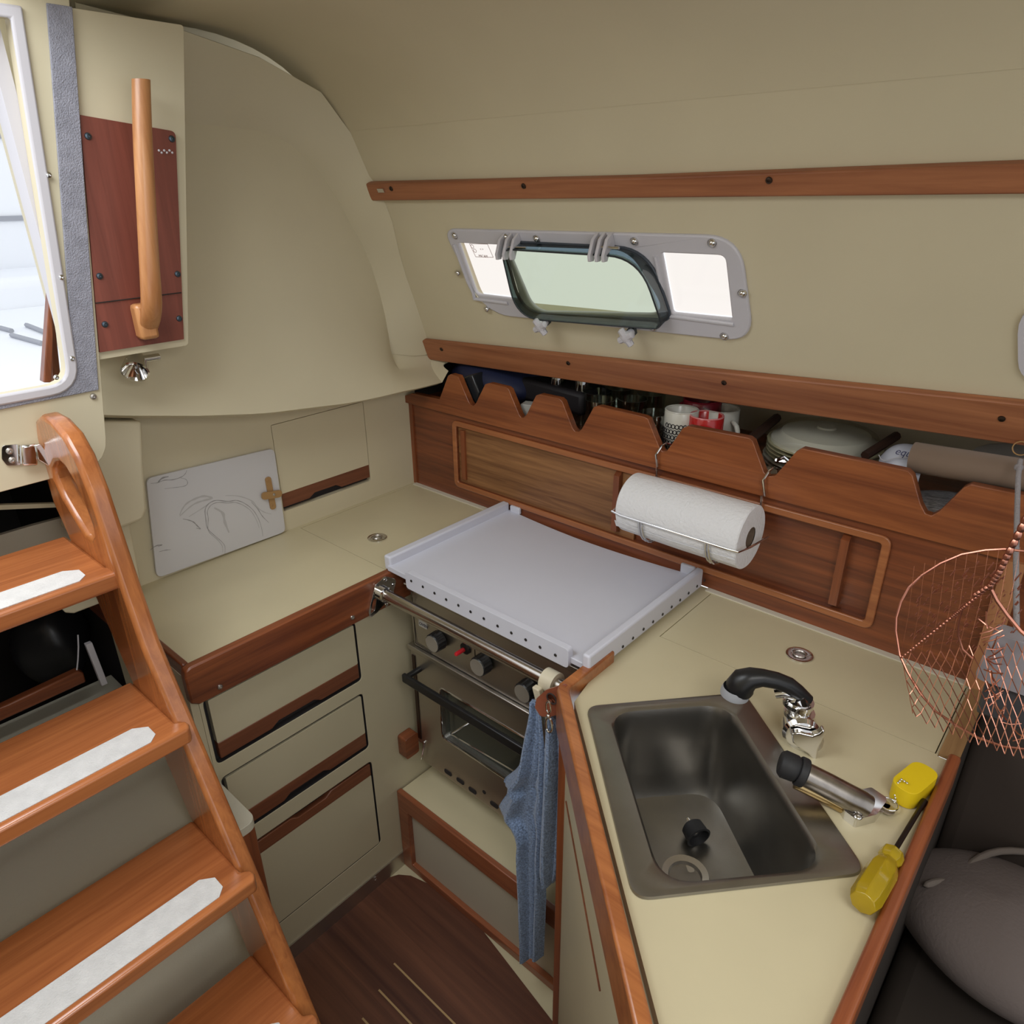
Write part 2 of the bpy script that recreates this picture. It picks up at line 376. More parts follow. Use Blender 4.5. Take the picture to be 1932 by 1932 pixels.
part('holly_stripe', st, mat('holly', (.45, .30, .14), .5), fl)
# metal edge strip along the bottom of the drawer cabinet
kk = thing('trim_5', None, None, (.34, -.8, -.855), kind='structure')
part('kick_strip', M().box(.335, .339, -.80, -.402, -.855, -.808), STEEL, kk)
part('screw', M().screw(A(708, 1657, 'X', .339), (1, 0, 0), .006), CHROME, kk)
# upper teak rail and lower teak rail with their screws
def railobj(name, pts, screws, lab):
    r_ = thing(name, lab, None, AP(*pts[0]), kind='structure')
    q = [AP(x, y, .0) for x, y in pts]; part('rail_board', M().poly3(q, PN * .014), RAIL, r_, bevel=.003)
    for x, y in screws: part('screw', M().screw(AP(x, y, .0145), PN, .005), mat('dark_screw', (.08, .06, .05), .4, 1.), r_)
    return r_
railobj('trim_6', [(698, 341), (1200, 328), (1932, 300), (2250, 289), (2250, 352), (1932, 357), (1200, 367), (705, 374)], [(738, 356), (988, 351), (1451, 340)], 'upper teak rail')
br = M(); br.obox(AP(719, 359, .0165), V(.02, 0, 0), PV * .008, PN * .004)
railobj('trim_7', [(802, 637), (1360, 694), (1932, 752), (2300, 790), (2300, 882), (1932, 830), (1360, 751), (815, 673)], [(833, 659), (1072, 685), (1366, 722), (1890, 790)], 'lower teak rail')
single('clip', br, CHROME, 'small metal clip on the left end of the upper teak rail', 'clip')
# hull behind the shelf, side deck outside
struct('wall_hull', M().box(.0, 2.4, .32, .34, .0, .385), LINER)
struct('trim_8', M().box(-.1, 2.4, .06, .5, .385, .395), OUTW)
# ================================================================ PORTLIGHT
wn = thing('window_1', None, None, (.55, 0, .5), kind='structure')
OP = px2([(958, 462), (1190, 470), (1246, 520), (1262, 590), (1235, 600), (1010, 585), (985, 575), (950, 500)])
OPH = rnd([OP[0], OP[1], OP[3], OP[5]], [.03, .055, .03, .04], 8)
LPH = rnd(px2([(868, 456), (955, 460), (985, 563), (902, 553)]), [.004, .02, .01, .012], 5)
RPH = rnd(px2([(1251, 474), (1371, 479), (1384, 599), (1272, 588)]), [.004, .012, .003, .006], 5)
part('frame', M().prism(WOUT, P0 + PN * -.002, PU, PV, .008, [OPH, LPH, RPH]), PORT, wn, bevel=.0025)
CL = pane('clear_acrylic', (.965, .925, .885), .03); GRN = pane('green_tinted_acrylic', (.755, .785, .70), .05); SMK = pane('smoked_edge', (.34, .41, .44), .10)
part('fixed_pane', M().prism(LPH, P0 + PN * -.004, PU, PV, -.004), CL, wn)
part('fixed_pane', M().prism(RPH, P0 + PN * -.004, PU, PV, -.004), CL, wn)
# raised bead round the fixed panes
for loop in (px2([(860, 458), (898, 561), (962, 569)]), px2([(1240, 480), (1262, 592), (1388, 608)])):
    pts = [P0 + PU * a + PV * b + PN * .006 for a, b in loop]; q = []
    for i in range(len(pts) - 1):
        for k in range(6): q.append(pts[i].lerp(pts[i + 1], k / 6 + (.0)))
    q.append(pts[-1]); q[5] = q[5].lerp(q[7], .25); part('bead', M().tube(q, .004, 8), PORT, wn)
# sticker outline on the left pane
def txt(body, size, O, U, Vv, m_, parent=None, name='lettering', shear=0., ext=.0002):
    c = bpy.data.curves.new(name, 'FONT'); c.body = body; c.size = size; c.shear = shear; c.extrude = ext
    c.materials.append(m_); o_ = bpy.data.objects.new(name, c); me = bpy.data.meshes.new_from_object(o_); me.name = name
    bpy.data.objects.remove(o_); bpy.data.curves.remove(c); o = bpy.data.objects.new(name, me); S.collection.objects.link(o)
    U = Vector(U).normalized(); Vv = Vector(Vv).normalized(); n = U.cross(Vv)
    mw = Matrix((U, Vv, n)).transposed().to_4x4(); base = BASE[parent] if parent else Vector((0, 0, 0))
    mw.translation = Vector(O) - base
    if parent: o.parent = parent
    o.matrix_local = mw; return o
sk = [P0 + PU * a + PV * b - PN * .003 for a, b in px2([(884, 461), (918, 462), (929, 487), (896, 486)])]
gs = M()
for i in range(4): gs.tube([sk[i], sk[(i + 1) % 4]], .0005, 5)
for q in ((891, 465), (896, 473)):
    c0 = AP(*q, off=-.003); gs.tube([c0 + PU * .004 * math.cos(a) + PV * .004 * math.sin(a) for a in [k * PI / 5 for k in range(10)]], .0005, 5, closed=True)
part('sticker_print', gs, INKP, wn)
txt('MICAM', .008, AP(904, 485, -.003), PU, PV, INKP, wn, 'sticker_lettering')
txt('< >', .007, AP(906, 472, -.003), PU, PV, INKP, wn, 'sticker_lettering')
# opening lid: box-shaped smoked acrylic with a green face
ld = M(); h_ = .034
FO = rnd(px2([(945, 470), (1205, 486), (1252, 622), (975, 600)], h_), [.03, .075, .022, .055], 8)
def w3(poly, off): return [P0 + PU * a + PV * b + PN * off for a, b in poly]
BO = rnd(px2([(948, 456), (1222, 470), (1268, 605), (985, 590)], .008), [.03, .075, .022, .055], 8)
a, b = w3(FO, h_), w3(BO, .008)
ld.grid([a + a[:1], b + b[:1]]); lid = part('opening_lid', ld, SMK, wn, label='smoked rim of the opening pane', thick=.003)
part('lid_face', M().prism(offs(FO, -.001), P0 + PN * (h_ - .001), PU, PV, -.004), GRN, wn, label='green tinted opening pane')
rim = w3(FO, h_); part('lid_edge', M().tube(rim, .0016, 8, closed=True), mat('lid_edge', (.03, .035, .04), .25), wn)
rim = w3(BO, .008); part('lid_edge', M().tube(rim, .0035, 8, closed=True), mat('lid_seal', (.05, .06, .075), .3), wn)
for cx in (973, 1148):
    hg = M()
    for k in range(3):
        p = AP(cx + 13 * (k - 1), 455, .0); sgn = 1
        pts = [p + PV * .020 + PN * .006, p + PV * .016 + PN * .024, p - PV * .004 + PN * .044, p - PV * .014 + PN * .046, p - PV * .018 + PN * .036, p - PV * .006 + PN * .024, p - PV * .004 + PN * .006]
        hg.poly3([q - PU * .003 for q in pts], V(.006, 0, 0))
    h1 = part('hinge', hg, WHITEP, wn, bevel=.001)
    part('hinge_pin', M().tube([AP(cx - 20, 466, .028), AP(cx + 20, 468, .028)], .0025, 8), CHROME, h1)
for x, y in ((1019, 617), (1181, 637)):
    c = AP(x, y, .045); kb = M()
    kb.lathe([(.007, -.02), (.007, 0), (0, 0)], c, PN, n=12)
    for k in range(4):
        a_ = k * PI / 2 + .5; d = PU * math.cos(a_) + PV * math.sin(a_)
        kb.tube([c - PN * .001, c + d * .009, c + d * .0175, c + d * .019], [.0075, .007, .0065, .003], 8)
    kb.lathe([(.011, -.006), (.011, .004), (.005, .007), (0, .007)], c, PN, n=14)
    k_ = part('knob', kb, WHITEP, wn, label='white star knob', bevel=0)
    part('knob_bolt', M().lathe([(.003, .0062), (.003, .0066), (0, .0066)], c, PN, n=10), BLACKP, k_)
    part('knob_stem', M().obox(AP(x + 10, y - 10, .022), PU * .012, PV * .014, PN * .02), mat('stem_dark', (.05, .055, .06), .3), wn)
for x, y in ((858, 444), (955, 447), (1013, 450), (1129, 452), (1197, 455), (1344, 458), (864, 515), (919, 583), (1401, 553), (1367, 634), (1233, 618)):
    part('dome_nut', M().ball(AP(x, y, .008), .0062).lathe([(.0078, 0), (.0078, .002)], AP(x, y, .006), PN, n=12), CHROME, wn)
# next portlight, only its left end in view
w2 = thing('window_2', None, None, (1.4, 0, .5), kind='structure')
f2 = rnd(px2([(1922, 560), (2400, 620), (2400, 780), (1924, 715)]), [.04, .02, .02, .04], 6)
part('frame', M().prism(f2, P0 - PN * .001, PU, PV, .009), PORT, w2, bevel=.002)
# ================================================================ TEAK INSTRUMENT PANEL with grab handle
bx = thing('teak_panel_box', 'cream framed dark teak panel right of the companionway', 'panel', (.2, -.7, .5))
q = px_([(186, 680), (358, 652), (352, 245)]); q2 = px_([(150, 245)])
ext = lambda a, b, z: (a[0] + (b[0] - a[0]) * (z - a[1]) / (b[1] - a[1]), z)
lt = ext(px_([(187, 667)])[0], q2[0], .97); rt = ext(q[1], q[2], .97)
BXO = [(q[0][0] + .0, q[0][1]), q[1], rt, lt]
part('housing', M().prism(rnd(BXO, [.002, .008, .004, .004]), V(.06, 0, 0), V(0, 1, 0), V(0, 0, 1), .135), CREAM, bx, bevel=.007, seg=3)
bd = px_([(188, 665), (347, 640), (333, 258)]); bt = px_([(153, 245)])[0]
tl_ = (bd[0][0] + (bt[0] - bd[0][0]) * 1.03, bd[2][1]); BD = [bd[0], bd[1], bd[2], (tl_[0], bd[2][1] + .0)]
BD = [bd[0], bd[1], ext(bd[1], bd[2], .825), ext(bd[0], bt, .86)]
BD = [bd[0], bd[1], (bd[2][0], .825), (ext(bd[0], bt, .84)[0], .84)]
part('teak_board', M().prism(rnd(BD, [.001, .001, .008, .001]), V(.195, 0, 0), V(0, 1, 0), V(0, 0, 1), .005), PANELW, bx, label='dark teak board')
part('teak_board', M().prism([(BD[0][0] + .002, .84), (BD[2][0], .83), (BD[2][0] + .02, .965), (BD[3][0] + .01, .965)], V(.195, 0, 0), V(0, 1, 0), V(0, 0, 1), .005), PANELW, bx) if False else None
sm = [A(180, 572, 'X', .201), A(342, 552, 'X', .201)]
part('board_seam', M().tube(sm, .0009, 5), SEAM, bx)
hp = [A(266, 150, 'X', .245), A(268, 245, 'X', .245), A(273, 330, 'X', .245), A(278, 430, 'X', .245), A(283, 520, 'X', .245), A(287, 575, 'X', .243), A(284, 610, 'X', .225), A(278, 628, 'X', .204)]
hh = M(); rows = []
for i, p in enumerate(hp):
    wy = [.013, .014, .0145, .015, .0155, .017, .017, .014][i]; wx = .012
    rows.append([p + V(math.cos(a) * wx, math.sin(a) * wy, 0) for a in [2 * PI * k / 14 for k in range(14)]])
hh.grid(rows, closed=True)
hd_ = part('grab_handle', hh, HANDW, bx, label='lighter rounded teak grab handle', subd=1)
part('handle_foot', M().obox(A(273, 606, 'X', .212), V(.026, 0, 0), V(0, .03, 0), V(0, 0, .055)), HANDW, bx, bevel=.006)
for x, y in ((166, 257), (188, 521), (198, 612), (335, 517), (338, 601), (324, 262)): part('screw', M().screw(A(x, y, 'X', .2), (1, 0, 0), .005), mat('blued_screw', (.10, .13, .16), .4, 1.), bx)
sc_ = M()
for k in range(6): sc_.ball(A(300 + k * 5, 284 + (k % 2) * 4, 'X', .2005), .0018)
part('silver_mark', sc_, mat('worn_silver', (.6, .58, .6), .5), bx)
lm = thing('swivel_spotlight', 'small chrome swivel spotlight under the cream box by the companionway', 'lamp', A(262, 690, 'X', .15))
c = A(256, 694, 'X', .17)
part('mount', M().tube([A(240, 682, 'X', .17), A(300, 673, 'X', .17)], .006, 10), CHROME, lm)
part('lamp_head', M().lathe([(.010, -.03), (.018, -.012), (.022, .01), (.019, .011), (.006, -.015), (0, -.016)], c, (.7, -.5, -.5)), CHROME, lm)
# ================================================================ BACK CABINET
bc = thing('shelf_cabinet', 'long dark teak cabinet with sliding doors and a notched shelf front above it', 'cabinet', (.7, 0, 0))
DO = rr(.177, .047, 1.182, .198, .006)
part('front_panel', M().prism([(.0, .0), (XR, .0), (XR, .236), (0, .236)], V(0, .018, 0), V(1, 0, 0), V(0, 0, 1), .018, [DO]), TX, bc)
part('corner_post', M().box(0, .012, -.004, .0, .0, .234), TZ, bc)
part('door_moulding', M().prism(rr(.163, .033, 1.196, .212, .018), V(0, .0, 0), V(1, 0, 0), V(0, 0, 1), .006, [DO]), wood('moulding_teak', (.27, .085, .03), (.46, .17, .06), 'X', .35, .3), bc, label='lighter teak moulding round the sliding doors', bevel=.002)
sl = part('sliding_door', M().box(.177, .705, .004, .010, .047, .198), GOLD, bc, label='golden brown sliding door')
part('door_pull', M().box(.190, .203, -.003, .004, .058, .190), TZ, sl)
part('door_pull', M().poly3([V(.655, .004, .055), V(.655, -.010, .06), V(.655, -.010, .188), V(.655, .004, .198)], V(.014, 0, 0)), TZ, sl)
s2 = part('sliding_door', M().box(.67, 1.182, .012, .018, .047, .198), TX, bc)
part('door_pull', M().poly3([V(1.118, .012, .052), V(1.118, -.004, .056), V(1.118, -.004, .185), V(1.118, .012, .195)], V(.014, 0, 0)), TZ, s2)
fid = [(762, 747), (778, 742), (829, 753), (845, 709), (850, 706), (864, 710), (884, 758), (888, 764), (893, 766), (898, 760), (915, 725), (922, 723), (955, 731), (960, 735), (979, 782), (983, 788), (988, 788), (994, 781), (1011, 746), (1018, 744), (1055, 752), (1061, 758), (1080, 808), (1085, 814), (1091, 815), (1097, 810), (1120, 768), (1128, 766), (1214, 786), (1222, 790), (1244, 845), (1250, 852), (1258, 851), (1288, 808), (1298, 804), (1412, 826), (1420, 832), (1441, 891), (1448, 899), (1462, 898), (1503, 851), (1513, 846), (1712, 888), (1722, 898), (1737, 952), (1746, 969), (1757, 973), (1772, 965), (1818, 920), (1832, 914), (1930, 934)]
f2 = [(A(x, y, 'Y', -.014).x, A(x, y, 'Y', -.014).z) for x, y in fid]
zb = .229
f2 = [(f2[0][0], zb)] + f2 + [(1.55, f2[-1][1]), (1.55, zb)]
part('notched_fiddle', M().prism(f2, V(0, .003, 0), V(1, 0, 0), V(0, 0, 1), .017), wood('fiddle_teak', (.14, .033, .010), (.34, .105, .031), 'X', .38, .25, 1.1), bc, label='teak shelf front with trapezoid notches', bevel=.0012)
part('front_panel', M().box(XR + .02, 1.9, .0, .018, -.1, .236), TX, bc)
part('shelf_board', M().box(0, 1.9, .019, .32, .222, .234), TX, bc)
part('shelf_end', M().box(-.012, -.002, .019, .32, .0, .385), mat('dark_shelf_end', (.03, .025, .022), .7), bc)
# ================================================================ COUNTERTOPS
HDO = rr(.012, -.378, .336, -.018, .002, 2)
ct = thing('countertop', 'cream laminate counter left of the stove with a teak edge', 'countertop', (.17, -.4, 0))
part('top', M().prism([(0, -.812), (.337, -.812), (.337, -.003), (0, -.003)], V(0, 0, -.02), V(1, 0, 0), V(0, 1, 0), .02, [HDO]), LAMI, ct)
part('back_bead', M().box(.01, .337, -.0165, -.0035, .0, .0025), mat('pale_bead', (.66, .61, .50), .5), ct)
fd = [(-.831, -.010), (-.828, .002), (-.818, .006), (-.33, .006), (-.33, -.072), (-.82, -.072), (-.831, -.064)]
part('edge_fiddle', M().prism(fd, V(.337, 0, 0), V(0, 1, 0), V(0, 0, 1), .018), TY, ct, label='teak edge board', bevel=.003)
part('side_fiddle', M().obox((.1, -.819, -.03), (.47, 0, 0), (0, .012, 0), (0, 0, .07)), TX, ct, bevel=.003)
for x, y in ((415, 1296), (665, 1165)): part('edge_screw', M().screw(A(x, y, 'X', .3555), (1, 0, 0), .005), STEEL, ct)
def lid_(name, lab, x0, x1, y0, y1, rx, ry):
    t_ = thing(name, lab, 'hatch lid', ((x0 + x1) / 2, (y0 + y1) / 2, -.018))
    part('lid_panel', M().box(x0 + .0015, x1 - .0015, y0 + .0015, y1 - .0015, -.018, -.0002), LAMI, t_)
    rg = part('ring_pull', M().lathe([(.0225, .0002), (.0225, .0022), (.0205, .003), (.014, .0024), (.013, .0008), (0, .0006)], V(rx, ry, 0)), CHROME, t_)
    part('ring', M().tube([V(rx + .010 * math.cos(a), ry + .010 * math.sin(a), .003) for a in [k * PI / 8 for k in range(16)]], .0016, 6, closed=True), STEEL, rg)
    for k in range(3):
        a = k * 2 * PI / 3 + .4; part('ring_screw', M().screw(V(rx + .0175 * math.cos(a), ry + .0175 * math.sin(a), .0028), (0, 0, 1), .002), STEEL, rg)
    return t_
lid_('icebox_hatch', 'cream lid with round metal ring pull in the counter behind the drawers', .012, .336, -.378, -.018, .197, -.292)
# black sheet under the lid stands in for the shade in the seam gaps
part('seam_shade_sheet', M().box(.002, .32, -.39, -.006, -.0215, -.0205), SEAM, ct)
FR = [V(.877, -.33, 0), V(.877, -.468, 0), V(1.30, -.868, 0)]     # outer line of the sink counter front
HDR = [(.903, -.215), (1.353, -.215), (1.353, -.018), (.903, -.018)]
SO = [(.917, -.46), (1.089, -.268), (1.343, -.485), (1.154, -.695)]
sc0 = Vector((.5 * (SO[0][0] + SO[2][0]), .5 * (SO[0][1] + SO[2][1])))
SH = rnd([tuple(sc0 + (Vector(p) - sc0) * .93) for p in SO], .03, 6)
c2 = thing('countertop', 'cream laminate counter holding the steel sink, right of the stove', 'countertop', (1.1, -.35, 0))
part('top', M().prism([(.868, -.003), (.868, -.33), (.895, -.46), (1.31, -.852), (1.368, -.852), (1.368, -.218), (1.3555, -.218), (1.3555, -.003)], V(0, 0, -.02), V(1, 0, 0), V(0, 1, 0), .02, [SH, HDR]), LAMI, c2)
part('seam_shade_sheet', M().box(.89, 1.355, -.22, -.010, -.0215, -.0205), SEAM, c2)  # black sheet again, for the shade in this lid's seams
part('back_bead', M().box(.89, XR, -.0165, -.0035, .0, .0025), mat('pale_bead2', (.66, .61, .50), .5), c2)
o_ = [(.866, -.33), (.866, -.462), (.872, -.476), (1.30, -.882)]; i_ = [(1.312, -.868), (.890, -.466), (.884, -.455), (.884, -.33)]
part('edge_fiddle', M().prism(o_ + i_, V(0, 0, -.06), V(1, 0, 0), V(0, 1, 0), .082), wood('edge_teak', (.26, .075, .022), (.50, .18, .055), 'X', .3, .5), c2, label='glossy teak edge board turning the corner', bevel=.004, seg=3)
lid_('counter_hatch', 'cream lid with round metal ring pull in the counter behind the sink', .903, 1.353, -.215, -.018, 1.116, -.108)
# ================================================================ DRAWER CABINET
dc = thing('drawer_cabinet', 'cream cabinet with two drawers and a locker door, under the left counter', 'cabinet', (.17, -.58, -.855))
D = [(-.805, -.232, -.471, -.083), (-.805, -.420, -.473, -.266), (-.805, -.724, -.471, -.462)]
part('face', M().prism([(-.812, -.855), (-.0, -.855), (-.0, -.022), (-.812, -.022)], V(.321, 0, 0), V(0, 1, 0), V(0, 0, 1), .014, [rr(a, b, c, d, .012) for a, b, c, d in D]), DRAWER, dc, bevel=.0012)
part('carcass', M().box(.01, .3208, -.808, -.01, -.85, -.03), BLACK, dc)  # inside coloured black so the drawer gaps look shaded
part('end_panel', M().box(.0, .334, -.826, -.8125, -.855, -.022), DRAWER, dc)
def pull_poly(y0, y1, z0, z1, c0, c1, top=False):
    d = .010; s = 1 if not top else -1; zc = z0 if not top else z1
    e = [(c0 - .016, zc), (c0, zc + s * d), (c1, zc + s * d), (c1 + .016, zc)]
    return ([(y0, z0)] + e + [(y1, z0), (y1, z1), (y0, z1)]) if not top else ([(y0, z0), (y1, z0), (y1, z1)] + e[::-1] + [(y0, z1)])
for i, (a, b, c, d) in enumerate(D):
    part('gap_shade', M().prism(rr(a, b, c, d, .012), V(.3212, 0, 0), V(0, 1, 0), V(0, 0, 1), .0132, [rr(a + .0012, b + .0012, c - .0012, d - .0012, .011)]), BLACK, dc)  # black ring painted in for the shade inside the open gap
    top = i == 2; nm = 'drawer' if i < 2 else 'locker_door'
    a, c = a + .009, c - .0055; b2, d2 = b + .009, d - .006
    if i == 2: b2 = b + .003
    zs = (b2, b2 + .036) if not top else (d2 - .034, d2)
    fr = (zs[1], d2) if not top else (b2, zs[0])
    dr = part(nm, M().prism(rr(a, fr[0], c, fr[1], .003), V(.322, 0, 0), V(0, 1, 0), V(0, 0, 1), .013), DRAWER, dc, bevel=.001)
    cc = [(-.672, -.592), (-.675, -.596), (-.668, -.600)][i]
    part('pull', M().prism(pull_poly(a, c, zs[0], zs[1], *cc, top=top), V(.321, 0, 0), V(0, 1, 0), V(0, 0, 1), .0145), STRIPW, dr, label='teak finger pull strip', bevel=.0015)
# locker door in the aft wall
ld_ = thing('wall_locker', 'cream locker door with teak pull strip in the aft wall above the counter', 'door', (0, -.28, .05))
part('panel', M().box(-.014, -.0005, -.4055, -.1505, .094, .2605), CREAM, ld_)
part('pull', M().prism(pull_poly(-.4055, -.1505, .060, .094, -.318, -.255), V(-.014, 0, 0), V(0, 1, 0), V(0, 0, 1), .013), STRIPW, ld_, label='teak finger pull strip')
part('recess', M().box(-.05, -.016, -.41, -.145, .045, .27), BLACK, ld_)
# ================================================================ STEP BOX under the stove
sb = thing('stove_step', 'low cream step box with teak frame on the floor under the stove', 'step', (.6, -.2, -.855))
part('top', M().box(.34, .868, -.397, -.01, -.618, -.604), LAMI, sb)
part('frame', M().prism([(.337, -.853), (.89, -.853), (.89, -.600), (.337, -.600)], V(0, -.397, 0), V(1, 0, 0), V(0, 0, 1), .014, [[(.372, -.83), (.87, -.83), (.87, -.652), (.372, -.652)]]), wood('step_teak', (.16, .042, .018), (.34, .11, .045), 'X', .35, .3), sb, label='teak face frame', bevel=.002)
part('panel', M().box(.34, .89, -.398, -.388, -.85, -.62), mat('step_panel', (.50, .45, .35), .45), sb)
# ================================================================ STOVE
sv = thing('stove', 'stainless steel gimballed galley stove with oven door', 'stove', (.61, -.18, -.545))
X0, X1, YF = .362, .858, -.350
part('body', M().box(X0 + .006, X1 - .006, YF + .022, -.03, -.535, -.045), STEEL, sv, bevel=.002)
part('control_panel', M().prism([(-.002, -.108), (.0, -.186), (.02, -.186), (.02, -.045), (.005, -.045)], V(X0 + .012, YF - .0, 0), V(0, 1, 0), V(0, 0, 1), X1 - X0 - .024), STEEL, sv, bevel=.002)
part('door_ledge', M().box(X0 - .004, X1 + .004, YF - .008, YF + .02, -.200, -.188), STEEL, sv, bevel=.002)
WD = rr(.452, -.405, .80, -.262, .012)
od = part('oven_door', M().prism(rr(X0, -.468, X1, -.201, .004), V(0, YF + .018, 0), V(1, 0, 0), V(0, 0, 1), .02, [WD]), STEEL, sv, bevel=.0015)
part('window_trim', M().tube([V(x, YF - .002, z) for x, z in rr(.452, -.405, .80, -.262, .012)], .0025, 8, closed=True), CHROME, od)
part('window', M().prism(WD, V(0, YF + .012, 0), V(1, 0, 0), V(0, 0, 1), .003), mat('oven_glass', (.05, .055, .045), .08, spec=.8), od, label='dark oven window')
part('side_strip', M().box(X0 + .004, X0 + .014, YF - .004, YF - .001, -.455, -.215), mat('dark_steel', (.10, .07, .06), .4, 1.), sv)
ow = M().tube([V(.47, YF + .008, -.392), V(.53, YF + .008, -.325)], .0022, 6).tube([V(.47, YF + .008, -.392), V(.80, YF + .008, -.372)], .0022, 6)
part('oven_rack', ow, CHROME, od)
hy = YF - .042
hb = M().poly3([V(.385, hy, -.232), V(.385, hy - .010, -.232), V(.385, hy - .010, -.254), V(.385, hy, -.254)], V(.44, 0, 0))
hb.box(.385, .397, hy, YF + .0, -.248, -.238).box(.813, .825, hy, YF, -.248, -.238)
part('oven_handle', hb, BLACKP, sv, bevel=.003, label='black bar handle across the oven door')
part('lower_panel', M().box(X0 + .004, X1 - .004, YF + .006, YF + .02, -.535, -.472), STEEL, sv, bevel=.003)
for x, y in ((845, 1458), (868, 1474), (891, 1492), (932, 1519)):
    p = A(x, y, 'Y', YF + .005); vt = M().prism(rnd([(p.x - .012, p.z - .006), (p.x + .012, p.z - .006), (p.x + .012, p.z + .006), (p.x - .012, p.z + .006)], .0055), V(0, YF + .0058, 0), V(1, 0, 0), V(0, 0, 1), .001); part('vent_slot', vt, BLACK, sv)
p = A(913, 1495, 'Y', YF + .005); part('vent_hole', M().lathe([(.005, 0), (.005, .0006), (0, .0006)], V(p.x, YF + .0058, p.z), (0, -1, 0)), BLACK, sv)
part('top_frame', M().prism([(X0, YF), (X1, YF), (X1, -.02), (X0, -.02)], V(0, 0, -.050), V(1, 0, 0), V(0, 1, 0), .014, [[(X0 + .02, YF + .07), (X1 - .02, YF + .07), (X1 - .02, -.03), (X0 + .02, -.03)]]), STEEL, sv, bevel=.002)
part('fiddle_rail', M().tube([V(X0 + .01, YF - .01, -.026), V(X1 - .01, YF - .01, -.026)], .005, 10), POLI, sv)
gt = M()
for k in range(9): gt.tube([V(.39 + k * .055, YF + .03, -.028), V(.39 + k * .055, -.04, -.028)], .0025, 6)
gt.tube([V(X0 + .01, YF + .03, -.028), V(X1 - .01, YF + .03, -.028)], .003, 6)
for x in (X0 + .01, X1 - .01): gt.tube([V(x, YF + .03, -.028), V(x, -.04, -.028)], .003, 6)
part('grate', gt, CHROME, sv)
p0, p1 = A(895, 1190, 'Z', -.0355), A(957, 1222, 'Z', -.0355)
part('warning_label', M().box(p0.x, p1.x, YF + .003, YF + .04, -.036, -.0352), mat('orange_label', (.40, .14, .08), .5), sv, label='faded orange label strip')
a_ = X0 + .020
for s_, e_ in (((a_, -.06), (a_, -.178)), ((a_, -.108), (a_ + .048, -.108)), ((a_ + .048, -.108), (a_ + .048, -.085)), ((a_, -.178), (a_ + .05, -.181)), ((.567, -.11), (.567, -.165))):
    part('engraved_line', M().tube([V(s_[0], YF - .002, s_[1]), V(e_[0], YF - .002, e_[1])], .0009, 5), SEAM, sv)
part('label_plate', M().box(.399, .424, YF - .0035, YF - .002, -.124, -.108), mat('label_white', (.62, .62, .60), .5), sv)
txt('OVEN', .010, V(.401, YF - .0038, -.1195), (1, 0, 0), (0, 0, 1), INK, sv)
for px, py in ((820, 1212), (905, 1256), (990, 1305)):
    p = A(px, py, 'Y', YF - .022); c = V(p.x, YF, p.z - .0)
    kn = M(); prf = [(.0125, .0), (.0125, .005), (.0215, .007), (.0208, .028), (.0190, .030)]; n = 36; rows = []
    for r_, h__ in prf:
        rows.append([c + V(math.cos(2 * PI * k / n), 0, math.sin(2 * PI * k / n)) * (r_ * (1 - (.05 if k % 2 and r_ > .012 else 0))) + V(0, -h__, 0) for k in range(n)])
    kn.grid(rows, closed=True)
    kk_ = part('knob', kn, BLACKP, sv, label='black ribbed knob with silver face')
    part('knob_face', M().lathe([(.0188, .029), (.0182, .0308), (0, .0308)], c, (0, -1, 0)), mat('spun_alu', (.42, .39, .34), .35, .55), kk_)
p = A(874, 1226, 'Y', YF - .01)
ig = part('igniter', M().lathe([(.013, 0), (.013, .006), (.009, .009), (0, .009)], V(p.x, YF, p.z), (0, -1, 0)), BLACKP, sv)
part('igniter_button', M().lathe([(.0045, .008), (.0045, .030), (.0035, .032), (0, .032)], V(p.x, YF, p.z), (0, -1, 0)), mat('red_button', (.65, .02, .03), .3), ig, label='red push button')
part('latch_pin', M().tube([A(795, 1432, 'Y', YF - .004), A(801, 1400, 'Y', YF - .004)], .002, 6), CHROME, sv)
single('stop_block', M().prism(rr(-.392, -.500, -.352, -.440, .008), V(.336, 0, 0), V(0, 1, 0), V(0, 0, 1), .028), TY, 'small rounded teak block on the cabinet side left of the oven door', 'block', bevel=.004)
# ================================================================ GRAB RAIL, HOOK, TOWEL
gb = thing('grab_rail', 'stainless steel grab rail running across the front of the stove', 'rail', (.6, -.41, -.033))
part('bar', M().tube([V(.358, -.41, -.033), V(.870, -.41, -.033)], .0125, 20), POLI, gb)
fo = rnd([(-.452, -.060), (-.45, -.075), (-.43, -.070), (-.385, -.045), (-.372, -.015), (-.40, .004), (-.428, -.004)], .012, 4)
sh = rnd([(-.448, -.066), (-.436, -.062), (-.428, -.035), (-.437, -.036)], .004, 3)
part('flange', M().prism(fo, V(.3555, 0, 0), V(0, 1, 0), V(0, 0, 1), .004, [sh]).lathe([(.0165, .002), (.0165, .012), (.0125, .014)], V(.356, -.41, -.033), (1, 0, 0)), CHROME, gb, label='polished end flange', bevel=.001)
for y, z in ((-.402, -.004), (-.382, -.024), (-.405, -.062)): part('screw', M().screw(V(.3598, y, z), (1, 0, 0), .0045), CHROME, gb)
T1 = V(.687, -.727, 0).normalized(); T1 = V(.73, -.683, 0).normalized()
fx = rnd([(-.002, -.095), (.038, -.095), (.058, -.05), (.045, .01), (.02, .014), (-.004, -.01)], .012, 4)
hl = [(.026 + .0125 * math.cos(a), -.035 + .0125 * math.sin(a)) for a in [2 * PI * k / 16 for k in range(16)]]
